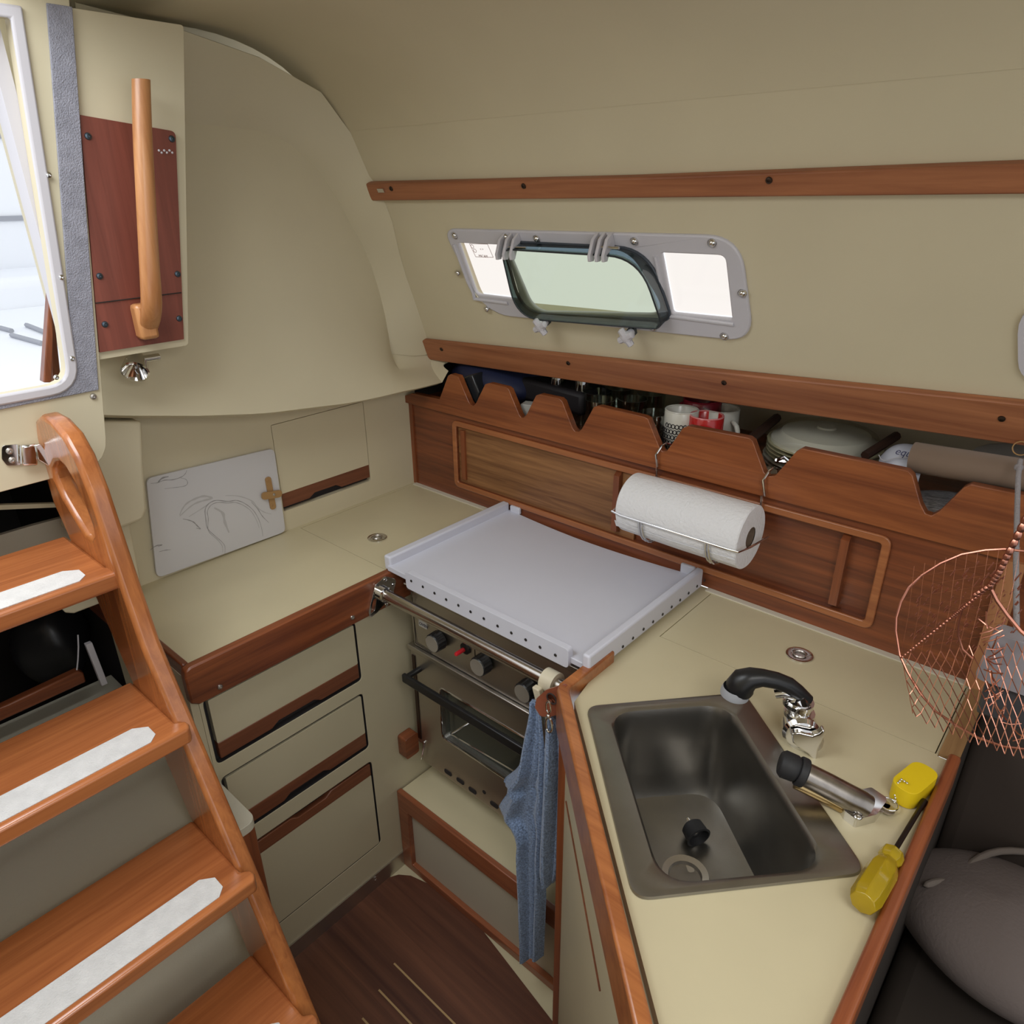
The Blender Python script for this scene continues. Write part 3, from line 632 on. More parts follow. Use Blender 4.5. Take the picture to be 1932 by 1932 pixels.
part('end_bracket', M().poly3([A(x, y, 'Y', -.462) for x, y in rnd([(1009, 1335), (1012, 1318), (1030, 1302), (1068, 1290), (1066, 1345), (1040, 1352), (1020, 1352)], 6, 4)], V(0, .004, 0)), wood('bracket_reflection', (.22, .06, .03), (.32, .10, .055), 'X', .35, .3), gb, label='polished end bracket with a hole, coloured with its brown reflection', bevel=.001)  # brown reflection in the polished plate painted as a wood colour
hc = A(1041, 1318, 'Y', -.4625)
part('bracket_hole', M().lathe([(.0105, 0), (.0105, .0012), (.0085, .0012), (.0085, -.0005), (0, -.0005)], hc, (0, -1, 0)), mat('hole_dark', (.05, .045, .045), .4), gb)
hk = thing('clamp_hook', 'cream plastic clamp ring with hook gripping the right end of the grab rail', 'hook', (.80, -.43, -.03))
cxx = A(1033, 1286, 'Y', -.42).x
part('clamp_ring', M().tube([V(cxx - .013, -.41, -.033), V(cxx - .0128, -.41, -.033), V(cxx + .0128, -.41, -.033), V(cxx + .013, -.41, -.033)], [.0125, .0205, .0205, .0125], 22), mat('cream_pvc', (.66, .60, .45), .4), hk, bevel=0)
hkp = [A(x, y, 'Y', -.44) for x, y in ((1003, 1296), (1016, 1303), (1022, 1330), (1030, 1352), (1029, 1374), (1022, 1362), (1012, 1332))]
part('hook_arm', M().poly3(hkp, V(0, .012, 0)), mat('cream_pvc2', (.64, .57, .42), .4), hk, bevel=.002)
ch = thing('snap_shackle', 'small chrome snap hook hanging from the bracket hole at the rail end', 'hook', A(1036, 1355, 'Y', -.47))
def link_(c, a, b, r, U, Vv):
    return M().tube([Vector(c) + Vector(U) * math.cos(t) * a + Vector(Vv) * math.sin(t) * b for t in [k * PI / 9 for k in range(18)]], r, 8, closed=True)
part('upper_loop', link_(A(1035, 1334, 'Y', -.474), .0048, .011, .0018, (1, 0, 0), (0, 0, 1)), CHROME, ch)
part('lower_loop', link_(A(1036, 1368, 'Y', -.474), .0065, .0145, .002, (1, 0, 0), (0, 0, 1)), CHROME, ch)
part('swivel', M().ball(A(1035, 1351, 'Y', -.474), .0042), CHROME, ch)
def interp(tab, y):
    for (y0, v0), (y1, v1) in zip(tab, tab[1:]):
        if y <= y1: return v0 + (v1 - v0) * (y - y0) / (y1 - y0)
    return tab[-1][1]
def cloth(L, Rr, y0, y1, Y, amp, waves, ph, nx=26, ny=70):
    rows = []
    for j in range(ny + 1):
        y = y0 + (y1 - y0) * j / ny; xl, xr = interp(L, y), interp(Rr, y); g_ = min(1, (y - y0) / 120)
        row = []
        for i in range(nx + 1):
            u = i / nx; x = xl + (xr - xl) * u
            p = A(x, y, 'Y', Y)
            d = amp * (.35 + .65 * g_) * (math.sin(waves * PI * u + ph + j * .02) + .35 * math.sin(waves * 2.3 * PI * u + j * .05)) - .012 * math.sin(PI * u) * (.4 + g_)
            row.append(p + V(0, d, 0))
        rows.append(row)
    return rows
TL = [(1322, 1004), (1345, 999), (1375, 992), (1400, 985), (1430, 980), (1455, 971), (1465, 958), (1476, 942), (1484, 950), (1493, 957), (1505, 950), (1518, 941), (1530, 934), (1538, 944), (1547, 956), (1562, 968), (1578, 975), (1600, 973), (1640, 976), (1690, 980), (1760, 984), (1800, 986)]
TR = [(1322, 1012), (1345, 1024), (1375, 1028), (1400, 1031), (1440, 1034), (1500, 1036), (1560, 1034), (1620, 1030), (1690, 1031), (1800, 1026)]
tw = thing('hand_towel', 'blue terry hand towel hanging from the rail hook before the oven', 'towel', (.78, -.45, -.62))
m = M().grid(cloth(TL, TR, 1322, 1800, -.445, .010, 3.4, .3)); part('front_fold', m, TOWELM, tw, thick=.005)
TL2 = [(1342, 1034), (1400, 1033), (1470, 1035), (1540, 1029), (1600, 1025), (1640, 1024), (1652, 1028), (1662, 1036)]
TR2 = [(1342, 1045), (1380, 1054), (1420, 1057), (1500, 1058), (1560, 1057), (1620, 1056), (1645, 1054), (1655, 1050), (1662, 1044)]
m = M().grid(cloth(TL2, TR2, 1342, 1662, -.452, .008, 2.4, 1.2, 14, 50)); part('side_fold', m, TOWELM, tw, thick=.006)
# ================================================================ SINK CABINET FRONT (diagonal)
sk = thing('sink_cabinet', 'cream cabinet with teak corner post carrying the sink counter', 'cabinet', (1.0, -.5, -.855))
dg = V(.7265, -.687, 0).normalized(); o1 = V(.882, -.462, 0)
part('side_panel', M().box(.872, .880, -.45, -.02, -.855, -.025), DRAWER, sk)
part('diagonal_panel', M().poly3([o1 + V(0, 0, -.022), o1 + dg * .60 + V(0, 0, -.022), o1 + dg * .60 + V(0, 0, -.855), o1 + V(0, 0, -.855)], V(.687, .7265, 0) * .01), DRAWER, sk)
part('corner_post', M().box(.870, .886, -.466, -.450, -.855, -.06), TZ, sk, label='teak corner post', bevel=.002)
nrm = V(-.687, -.7265, 0)
sa = AG(1068, 1512, nrm, o1 + nrm * .001); sz = AG(1100, 1690, nrm, o1 + nrm * .001)
part('door_edge', M().tube([sa, sz, sz + (sz - sa) * .8], .0016, 5), STRIPW, sk)
# ================================================================ SINK
si = thing('sink', 'rectangular stainless steel sink set diagonally in the right counter', 'sink', (1.13, -.48, 0))
IN = [(.953, -.448), (1.080, -.312), (1.305, -.508), (1.168, -.655)]
def ring(poly, rad, z, n=7): return [V(a, b, z) for a, b in rnd(poly, rad, n)]
def scl(poly, k, sh=(0, 0)):
    c = sum((Vector(p) for p in poly), Vector((0, 0))) / 4; return [tuple(c + (Vector(p) - c) * k + Vector(sh)) for p in poly]
rows = [ring(scl(SO, 1.0), .022, .0008), ring(scl(SO, .995), .022, .004), ring(scl(SO, .97), .024, .0052), ring(scl(IN, 1.035), .040, .0052), ring(IN, .042, .002), ring(scl(IN, .975), .043, -.010),
        ring(scl(IN, .955), .044, -.06), ring(scl(IN, .93), .045, -.115), ring(scl(IN, .90), .045, -.14), ring(scl(IN, .84), .045, -.155), ring(scl(IN, .70), .04, -.161), ring(scl(IN, .3), .03, -.165), ring(scl(IN, .05), .004, -.166)]
m = M().grid(rows, closed=True); part('bowl', m, SINKM, si)
dp = A(1293, 1650, 'Z', -.16)
part('drain', M().lathe([(.034, .0), (.033, .003), (.024, .001), (.022, -.004), (.0, -.006)], V(dp.x, dp.y, -.162)), STEEL, si)
sp = A(1312, 1570, 'Z', -.147)
pg = thing('sink_plug', 'black rubber plug strainer lying on its side in the sink', 'plug', sp)
axp = V(.85, -.5, -.1).normalized()
part('cup', M().lathe([(0, -.014), (.012, -.014), (.0165, -.010), (.018, .008), (.0195, .010), (.0165, .011), (.0145, .0), (0, -.004)], sp, axp), RUBBER, pg)
part('stem', M().lathe([(.003, -.024), (.003, -.012)], sp, axp, n=8).lathe([(.006, .002), (0, .003)], sp, axp, n=10), CHROME, pg)
# ================================================================ FAUCET
fb = A(1516, 1395, 'Z', 0)
fc = thing('faucet', 'galley faucet with chrome body and black curved hand spray behind the sink', 'faucet', fb)
fdir = (V(A(1398, 1320, 'Z', .06).x, A(1398, 1320, 'Z', .06).y, 0) - V(fb.x, fb.y, 0)).normalized()
fn = fdir.cross(V(0, 0, 1))
def FP(x, y, off=0.): return AG(x, y, fn, fb + fn * off)
part('base', M().lathe([(.027, 0), (.027, .005), (.022, .012), (.020, .02)], fb), CHROME, fc)
bp = [FP(1518, 1392), FP(1512, 1368), FP(1508, 1345), FP(1506, 1325), FP(1500, 1312)]
bm_ = M().tube([fb + V(0, 0, .01), *[b + V(0, 0, 0) for b in bp]], [.022, .020, .0175, .016, .018, .015], 18)
for b in (bp[1], bp[2], bp[3]): bm_.tube([b + V(0, 0, -.003), b + V(0, 0, .003)], .0215, 16)
part('body', bm_, CHROME, fc)
part('side_valve', M().tube([bp[4] + fdir * -.005, FP(1478, 1306, -.0), FP(1462, 1309, .0)], [.010, .008, .007], 12), CHROME, fc)
lo_ = -.026
lv = M().poly3([FP(x, y, lo_) for x, y in ((1491, 1374), (1505, 1372), (1530, 1378), (1542, 1374), (1550, 1366), (1554, 1370), (1548, 1388), (1541, 1402), (1538, 1424), (1531, 1424), (1522, 1412), (1504, 1400), (1493, 1392))], -fn * .012)
part('lever', lv, CHROME, fc, bevel=.005, seg=4)
part('lever_hub', M().lathe([(.024, -.022), (.026, -.002), (.022, .004), (0, .004)], FP(1512, 1384, lo_ + .006), -fn), CHROME, fc)
hs = [FP(1524, 1322, .0), FP(1505, 1306), FP(1488, 1293), FP(1465, 1284), FP(1440, 1279), FP(1420, 1279), FP(1404, 1285), FP(1396, 1296), FP(1393, 1304)]
part('hand_spray', M().tube(hs, [.0095, .0115, .012, .0122, .0128, .0155, .0195, .0205, .0185], 18), BLACKP, fc, label='black curved hand spray')
e0, e1 = hs[-1], hs[-2]; ax_ = (e0 - e1).normalized() + V(0, 0, -.8); ax_.normalize()
part('spray_face', M().lathe([(.0185, -.006), (.0205, .001), (.0205, .007), (.017, .010), (0, .010)], e0 + fdir * .004, ax_), mat('grey_plastic', (.35, .36, .39), .4), fc)
# ================================================================ HAND PUMP
pb = A(1620, 1540, 'Z', 0)
pm = thing('hand_pump', 'old chrome hand water pump with black knob beside the sink', 'pump', pb)
bpoly = [A(x, y, 'Z', 0) for x, y in rnd([(1575, 1515), (1640, 1500), (1672, 1522), (1650, 1552), (1612, 1562), (1590, 1545)], 9, 4)]
part('foot', M().poly3(bpoly, V(0, 0, .014)), CHROME, pm, bevel=.004, seg=3)
part('foot_bolt', M().ball(A(1618, 1541, 'Z', .014), .006, .6), CHROME, pm)
pd = (V(A(1495, 1450, 'Z', .05).x, A(1495, 1450, 'Z', .05).y, 0) - V(pb.x, pb.y, 0)).normalized(); pn = pd.cross(V(0, 0, 1))
def PP(x, y, off=0): return AG(x, y, pn, pb + pn * off)
part('barrel', M().tube([PP(1636, 1522), PP(1625, 1515), PP(1600, 1503), PP(1560, 1481), PP(1515, 1458)], [.0155, .016, .0165, .016, .0155], 20), mat('worn_chrome', (.33, .30, .27), .28, 1., var=.3, vs=40), pm, label='worn chrome barrel')
part('spout', M().tube([PP(1590, 1525, .0), PP(1560, 1508, .0), PP(1520, 1488, .0), PP(1500, 1478, .0)], .007, 12), mat('brassy_chrome', (.45, .33, .16), .25, 1.), pm)
part('collar', M().tube([PP(1520, 1460), PP(1505, 1453)], .0195, 20), RUBBER, pm, bevel=.002)
part('knob', M().tube([PP(1508, 1454), PP(1500, 1450), PP(1478, 1441), PP(1470, 1438)], [.014, .0175, .018, .014], 20), RUBBER, pm, label='black rubber knob', bevel=.002)
# ================================================================ YELLOW FLOAT WITH KEYS, SCREWDRIVER
ya = [A(x, y, 'Z', .026) for x, y in ((1700, 1482), (1745, 1445))]
yd = (ya[1] - ya[0]).normalized(); yn = V(0, 0, 1).cross(yd); yc = A(1727, 1468, 'Z', .026)
yo = [(a, b) for a, b in rr(-.034, -.017, .034, .017, .016, 8)]
kf = thing('key_float', 'yellow foam key float with bead chain and keys near the counter end', 'key float', (yc.x, yc.y, 0))
part('float', M().prism(yo, V(yc.x, yc.y, .001), yd, yn, .026), YEL, kf, bevel=.004, seg=3)
cp = [yc + yd * -.022 + V(0, 0, .001), A(1700, 1474, 'Z', .028), A(1690, 1484, 'Z', .022), A(1687, 1498, 'Z', .010), A(1689, 1514, 'Z', .003), A(1684, 1520, 'Z', .003)]
bc_ = M()
for a_, b_ in zip(cp, cp[1:]):
    n = max(2, int((b_ - a_).length / .0028))
    for k in range(n): bc_.ball(a_.lerp(b_, k / n) + V(0, 0, .003), .0016)
part('bead_chain', bc_, CHROME, kf)
kp = A(1676, 1520, 'Z', .004)
part('key_ring', M().tube([kp + V(.011 * math.cos(t), .011 * math.sin(t), .003) for t in [k * PI / 10 for k in range(20)]], .0011, 6, closed=True), CHROME, kf)
for an, q in ((-.3, (1674, 1528)), (.9, (1665, 1518))):
    c = A(*q, 'Z', .003); d = V(math.cos(an), math.sin(an), 0); d = V(-.55, -.83, 0) if an < 0 else V(-.9, .2, 0)
    n_ = V(0, 0, 1).cross(d)
    part('key', M().lathe([(.009, 0), (.009, .002), (0, .002)], c, n=16).obox(c + d * .016 + V(0, 0, .001), d * .02, n_ * .006, V(0, 0, .0018)), STEEL, kf)
sd0 = A(1744, 1512, 'Z', .008); sd1 = A(1686, 1608, 'Z', .016); dd = (sd1 - sd0).normalized()
sdv = thing('screwdriver', 'screwdriver with clear amber handle lying by the teak partition', 'screwdriver', V(sd1.x, sd1.y, 0))
part('shaft', M().tube([sd0, sd0 + dd * .015, sd0 + dd * .02, sd1], [.0045, .004, .0032, .0032], 10), mat('dark_shaft', (.07, .06, .055), .35, 1.), sdv)
part('handle', M().lathe([(0, -.002), (.010, 0), (.0135, .004), (.0135, .014), (.0105, .02), (.015, .03), (.017, .04), (.017, .09), (.014, .1), (0, .102)], sd1, dd, n=8), AMBER, sdv, label='clear amber plastic handle', bevel=.001)
# ================================================================ RIGHT PARTITION AND BEYOND
pr = thing('wall_partition', None, None, (1.37, -.4, -.855), kind='structure')
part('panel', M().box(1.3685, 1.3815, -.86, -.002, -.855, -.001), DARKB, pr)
part('top_edge', M().box(1.356, 1.381, -.216, -.002, -.001, .004), wood('edge_worn', (.22, .12, .05), (.42, .25, .11), 'Y', .5, .1), pr)
part('corner_edge', M().box(1.350, 1.377, -.022, -.004, .004, .233), wood('edge_worn_z', (.26, .10, .04), (.42, .19, .08), 'Z', .5, .1), pr)
part('fiddle', M().prism([(1.368, -.218), (1.3835, -.218), (1.3845, -.86), (1.369, -.86)], V(0, 0, -.04), V(1, 0, 0), V(0, 1, 0), .056), wood('fiddle_side', (.22, .055, .02), (.42, .13, .045), 'Y', .35, .3), pr, bevel=.005, seg=3)
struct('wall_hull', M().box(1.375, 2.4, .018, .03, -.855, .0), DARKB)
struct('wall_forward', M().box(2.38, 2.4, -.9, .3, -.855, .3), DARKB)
st_ = thing('settee', 'settee beyond the partition, coloured dark brown for the shadow there', 'settee', (1.8, -.3, -.855))
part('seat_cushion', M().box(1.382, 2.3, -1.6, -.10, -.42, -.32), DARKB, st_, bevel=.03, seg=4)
part('backrest', M().poly3([V(1.382, -.10, -.32), V(1.382, .0, -.30), V(1.382, .012, .0), V(1.382, -.04, .0)], V(.9, 0, 0)), mat('shadow_back', (.045, .032, .025), .85), st_, bevel=.02, seg=3)  # backrest colour darkened for the shadow it lies in
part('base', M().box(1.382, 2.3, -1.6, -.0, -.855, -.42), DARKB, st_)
bgc = A(1865, 1690, 'Z', -.24)
bag = thing('duffel_bag', 'grey fabric bag with a cord handle in the dark corner beyond the partition', 'bag', (bgc.x, bgc.y, -.32))
def blob(c, rx, ry, rz, k=.12, seed=0):
    m = M(); rnd_ = random.Random(seed); rows = []
    for j in range(1, 16):
        t = PI * j / 16; rows.append([V(c[0] + rx * math.sin(t) * math.cos(a) * (1 + k * .5 * math.sin(3 * a + j * .5 + seed)), c[1] + ry * math.sin(t) * math.sin(a) * (1 + k * .5 * math.cos(2 * a + j * .3)), c[2] - rz * math.cos(t) * (1 + k * .2 * math.sin(2 * a))) for a in [2 * PI * i / 24 for i in range(24)]])
    return m.grid([[V(c[0], c[1], c[2] - rz)] * 24] + rows + [[V(c[0], c[1], c[2] + rz)] * 24], closed=True)
part('body', blob((bgc.x + .03, bgc.y - .045, -.250), .15, .12, .07, .15, 2), mat('grey_canvas', (.16, .13, .12), .9, bump=.4, bs=200), bag, subd=1)
cdp = [A(x, y, 'Z', -.20) for x, y in ((1740, 1672), (1775, 1660), (1800, 1668), (1815, 1650), (1830, 1628), (1865, 1608), (1905, 1603), (1960, 1610))]
part('cord', M().tube(cdp, .006, 8), mat('bag_cord', (.17, .14, .12), .9), bag, subd=1)
part('cord', M().tube([A(x, y, 'Z', -.20) for x, y in ((1800, 1668), (1832, 1672), (1850, 1700), (1870, 1730))], .006, 8), mat('bag_cord2', (.17, .14, .12), .9), bag)
# ================================================================ CUTTING BOARD COVER
cb = thing('stove_cover_board', 'large white plastic cutting board laid over the stove top', 'cutting board', (.61, -.19, 0))
arc = [(.35 + .52 * k / 12, -.004 - .020 * math.sin(PI * k / 12)) for k in range(13)]
part('slab', M().prism([(.349, -.386), (.868, -.393)] + [(x, y) for x, y in arc[::-1]], V(0, 0, .008), V(1, 0, 0), V(0, 1, 0), .012), HDPE, cb, bevel=.0015)
part('left_strip', M().box(.336, .356, -.383, -.006, .007, .040), HDPE, cb, bevel=.004, seg=3)
part('right_strip', M().box(.864, .880, -.400, -.012, .004, .045), HDPE, cb, bevel=.004, seg=3)
part('front_strip', M().prism(rr(.423, .0, .836, .038, .008), V(0, -.386, 0), V(1, 0, 0), V(0, 0, 1), .013), HDPE, cb, bevel=.003, seg=3)
part('back_cleat', M().box(.362, .392, -.012, -.002, .018, .036), HDPE, cb, bevel=.003)
part('back_cleat', M().box(.828, .860, -.012, -.002, .018, .040), HDPE, cb, bevel=.003)
for x, y in ((776, 1096), (798, 1107), (820, 1119), (842, 1131), (865, 1142), (888, 1154), (913, 1167), (939, 1181), (965, 1194), (992, 1207), (1019, 1221), (1048, 1236)):
    part('screw', M().screw(A(x, y, 'Y', -.3992), (0, -1, 0), .003), mat('hole_screw', (.10, .10, .10), .4, 1.), cb)
for x, y in ((1134, 1252), (1155, 1236), (1175, 1220), (1194, 1204), (1214, 1187), (1232, 1173), (1250, 1159), (1267, 1145), (1283, 1132), (1299, 1119), (1315, 1106), (1329, 1095)):
    part('screw', M().screw(A(x, y, 'X', .8803), (1, 0, 0), .003), mat('hole_screw2', (.10, .10, .10), .4, 1.), cb)
# ================================================================ PAPER TOWEL AND HOLDER
rc = V(.8675, -.077, .175); xl, xr = .742, .990
pt = thing('paper_towel_roll', 'full roll of white quilted paper towels lying in the wire holder', 'paper towels', (rc.x, rc.y, rc.z - .06))
prf = []
rows = []
for x, r_ in ((xl, .019), (xl, .055), (xl + .003, .0588), (xl + .06, .0595), (rc.x, .0600), (xr - .06, .0595), (xr - .002, .0592), (xr, .057), (xr - .0005, .019)):
    rows.append([V(x, rc.y + r_ * math.cos(a), rc.z + r_ * math.sin(a)) for a in [2 * PI * k / 60 for k in range(60)]])
part('sheets', M().grid(rows, closed=True), PAPER, pt)
part('core', M().tube([V(xl + .002, rc.y, rc.z), V(xr - .002, rc.y, rc.z)], .0192, 24, cap=False), CARD, pt, thick=.001)
part('core_shadow_plug', M().tube([V(xl + .003, rc.y, rc.z), V(xr - .05, rc.y, rc.z)], .0185, 20), BLACK, pt) if False else None
fl_ = [A(x, y, 'Y', -.141) for x, y in ((1172, 984), (1202, 984), (1240, 996), (1300, 1018), (1388, 1046))]
ft = [V(xl + (xr - xl) * k / 20, rc.y - .0602 * math.cos(.35 + .0 * k), rc.z - .0602 * math.sin(.35) - .004 * math.sin(PI * k / 20)) for k in range(21)]
part('loose_edge', M().grid([ft, [V(p.x, rc.y - .0606 * math.cos(.62), rc.z - .0606 * math.sin(.62)) for p in ft]]), PAPER, pt, thick=.0008)
wh = thing('wire_towel_holder', 'chrome wire paper towel holder hooked over the shelf notches', 'holder', (rc.x, rc.y, rc.z - .07))
zw, yw = .172, -.141
wr = M().tube([V(.739, -.06, .180), V(.738, -.12, .178), V(.740, yw, zw + .003), V(.76, yw, zw), V(.975, yw, zw), V(.995, yw + .002, zw), V(1.0, -.10, .168), V(1.0, -.02, .158)], .0021, 8)
part('front_bar', wr, CHROME, wh)
for x in (.800, .936):
    q = [V(x, rc.y - .0645 * math.cos(t), rc.z - .0645 * math.sin(t)) for t in [k * PI / 12 for k in range(0, 13)]]
    q = [V(x, yw, zw)] + q[1:] + [V(x, -.006, .19)]
    part('cradle', M().tube(q, .002, 8), CHROME, wh)
    part('cradle', M().tube([p + V(.006, 0, 0) for p in q], .002, 8), CHROME, wh)
for n1, n2 in ((1251, 1246), (1454, 1444)):
    a = A(n1, 838 if n1 < 1300 else 884, 'Y', -.006); x0 = a.x
    q = [V(x0 + .010, .012, a.z - .018), V(x0 + .008, .010, a.z - .004), V(x0 + .004, .0, a.z + .001), V(x0, -.012, a.z - .003), V(x0 - .004, -.024, a.z - .018), A(n1 - 11, 880 if n1 < 1300 else 935, 'Y', -.022), V(x0 - .006, -.012, a.z - .052), V(x0 - .004, -.012, .20), V(x0 - .004, -.010, .15)]
    part('hook', M().tube(q, .0024, 8), CHROME, wh)
# ================================================================ THINGS ON THE SHELF
SZ = .2345
def dup(root, loc, label):
    r_ = root.copy(); S.collection.objects.link(r_); r_.location = loc; r_['label'] = label
    for c_ in list(root.children):
        k = c_.copy(); S.collection.objects.link(k); k.parent = r_
    return r_
gp = (.0, .0, .0)
gl0 = single('glass_tumbler', M().lathe([(0, .0), (.026, .0), (.028, .004), (.033, .088), (.0315, .089), (.0300, .06), (.026, .012), (0, .010)][::-1], V(.6, .15, SZ)), GLASS, '', 'glass', 'upturned tumblers on the shelf')
gm = gl0
spots = [((1170, 730), 'clear tumbler on the shelf, back row, second from the right'), ((1126, 737), 'clear tumbler on the shelf, leftmost, beside the tall glass shakers'), ((1133, 752), 'clear tumbler on the shelf, front row, nearest the third notch'),
         ((1194, 751), 'clear tumbler on the shelf, front row, middle one behind the teak front'), ((1229, 740), 'clear tumbler on the shelf, back row, left of the dark red mug'), ((1236, 777), 'clear tumbler on the shelf beside the patterned white mug')]
for i, (q, lab) in enumerate(spots):
    p = A(*q, 'Z', .318); l = V(p.x, p.y + .0, SZ)
    o = gl0 if i == 0 else gl0.copy()
    if i: S.collection.objects.link(o)
    o.location = l; o['label'] = lab; o.scale = (1, 1, .93)
for i, (x, y, lab) in enumerate(((1052, 706, 'tall clear ribbed glass shaker left of the tumblers'), (1099, 712, 'second tall clear glass shaker, nearer the tumblers'))):
    p = A(x, y, 'Y', .12)
    s_ = thing('glass_shaker', lab, 'shaker', (p.x, .12, SZ), 'glass shakers on the shelf')
    part('jar', M().lathe([(0, 0), (.02, 0), (.021, .03), (.017, .06), (.020, .08), (.016, .10), (.015, .11), (0, .11)], V(p.x, .12, SZ)), GLASS, s_)
    part('facets', M().tube([V(p.x + .015 * math.cos(t) - .004, .12 - .015, SZ + .03 + .02 * math.sin(t)) for t in (0, 1, 2, 3)], .001, 5), CHROME, s_)
def mug(label, c, rt, h, m_, inner, hdir, name='mug'):
    t_ = thing(name, label, 'mug', (c.x, c.y, SZ), 'mugs on the shelf')
    o_ = V(c.x, c.y, SZ)
    part('body', M().lathe([(0, 0), (rt * .8, 0), (rt * .95, .01), (rt, .04), (rt, h - .002), (rt - .0015, h), (rt - .003, h - .002), (rt - .004, .02), (0, .012)], o_), m_, t_)
    hd = V(math.cos(hdir), math.sin(hdir), 0)
    part('handle', M().tube([o_ + hd * (rt - .002) + V(0, 0, h * .82), o_ + hd * (rt + .02) + V(0, 0, h * .80), o_ + hd * (rt + .026) + V(0, 0, h * .55), o_ + hd * (rt + .018) + V(0, 0, h * .3), o_ + hd * (rt - .002) + V(0, 0, h * .2)], .0055, 8), m_, t_, subd=1)
    part('rim', M().tube([o_ + V((rt - .0015) * math.cos(t), (rt - .0015) * math.sin(t), h) for t in [k * PI / 16 for k in range(32)]], .0017, 6, closed=True), inner, t_)
    return t_
c1 = A(1287, 772, 'Z', .332); mw = mug('white mug patterned with small dark flowers, left of the red mug', c1, .034, .097, CHINA, CHINA, 2.6)
fw = M()
for r_ in range(6):
    for k in range(12):
        a = -PI + k * .23 + (r_ % 2) * .11 - .1; z = SZ + .012 + r_ * .0115
        if r_ == 5 and k < 5: continue
        cc = V(c1.x + .0345 * math.cos(a), c1.y + .0345 * math.sin(a), z); u = V(-math.sin(a), math.cos(a), 0)
        fw.tube([cc + u * .0038 * math.cos(t) + V(0, 0, .0045 * math.sin(t)) for t in [q * PI / 4 for q in range(8)]], .0009, 4, closed=True)
part('flower_pattern', fw, mat('flower_ink', (.02, .02, .025), .5), mw)
c3 = A(1362, 770, 'Z', .330); mug('plain white mug right of and behind the red mug', c3, .036, .095, CHINA, CHINA, -.5)
c4 = A(1334, 783, 'Z', .330); mug('bright red mug in front of the other mugs', c4, .0335, .095, RED, mat('pink_rim', (.75, .25, .25), .3), -1.2)
c5 = A(1326, 752, 'Z', .338); mug('dark red wide mug at the back behind the white ones', c5, .040, .103, DRED, DRED, 2.9)
# plates
pc_ = V(A(1540, 830, 'Z', .30).x + .01, .165, 0); labs = ['lowest', 'second lowest', 'third from the bottom', 'fourth from the bottom', 'fifth from the bottom', 'second from the top', 'topmost']
for i in range(7):
    z = SZ + .002 + i * .0075; rad = .108 if i < 3 else .104
    single('plate', M().lathe([(0, 0), (rad * .6, 0), (rad * .66, .002), (rad, .010), (rad, .0125), (rad * .66, .0045), (0, .003)], V(pc_.x, pc_.y, z)), CHINA if i < 3 else CHINA2, '%s dinner plate of the stack on the shelf' % (labs[i] + (' white' if i < 3 else ' cream')), 'plate', 'stacked plates on the shelf')
zb_ = SZ + .056
single('serving_dish', M().lathe([(.098, .0), (.097, .008), (.084, .014), (.079, .022), (.05, .030), (.018, .031), (.016, .034), (0, .034)], V(pc_.x, pc_.y, zb_)), CHINA, 'upturned cream dish in clear wrap on top of the plates', 'dish')
wrp = [[V(pc_.x + r_ * math.cos(a) * (1 + .02 * math.sin(7 * a + j)), pc_.y + r_ * math.sin(a), zb_ + z + .0015 * math.sin(5 * a + j * 2)) for a in [2 * PI * k / 40 for k in range(40)]] for j, (r_, z) in enumerate(((.108, -.02), (.107, .002), (.094, .018), (.075, .031), (.04, .039), (.012, .040)))]
single('plastic_wrap', M().grid(wrp, closed=True), pane('cling_film', (.95, .95, .92), .10), 'clear plastic bag wrapped round the dish and plates', 'wrap')
dk = mat('dark_wood', (.04, .018, .012), .5)
def stick(q0, q1, y0, y1, lab, r_=.006):
    single('wooden_spoon', M().tube([A(*q0, 'Y', y0), A(*q1, 'Y', y1)], r_, 8), dk, lab, 'spoon')
stick((1405, 838), (1466, 788), .05, .20, 'dark wooden handle leaning left of the plates', .009)
stick((1632, 860), (1692, 822), .07, .16, 'dark wooden spoon handle right of the plates', .008)
single('lid_rim', M().lathe([(0, 0), (.026, .0), (.030, .004), (.028, .010), (.012, .018), (0, .018)], A(1404, 838, 'Y', .03) + V(0, 0, -.018)), CHINA, 'small white lid just behind the shelf front under the white mug', 'lid')
cs = thing('corkscrew', 'chrome corkscrew in the notch by the plates', 'corkscrew', A(1480, 875, 'Y', .03))
part('worm', M().tube([A(1462, 868, 'Y', .03), A(1500, 874, 'Y', .045), A(1530, 885, 'Y', .05)], .005, 8), CHROME, cs)
part('wing', M().tube([A(1464, 870, 'Y', .03), A(1480, 862, 'Y', .03), A(1490, 872, 'Y', .035)], .0035, 8), CHROME, cs)
single('folded_napkin', M().box(A(1437, 870, 'Y', .05).x, A(1437, 870, 'Y', .05).x + .09, .025, .10, SZ, SZ + .02), mat('beige_cloth', (.42, .36, .28), .9), 'folded beige cloth under the corkscrew beside the plates', 'cloth', bevel=.006)
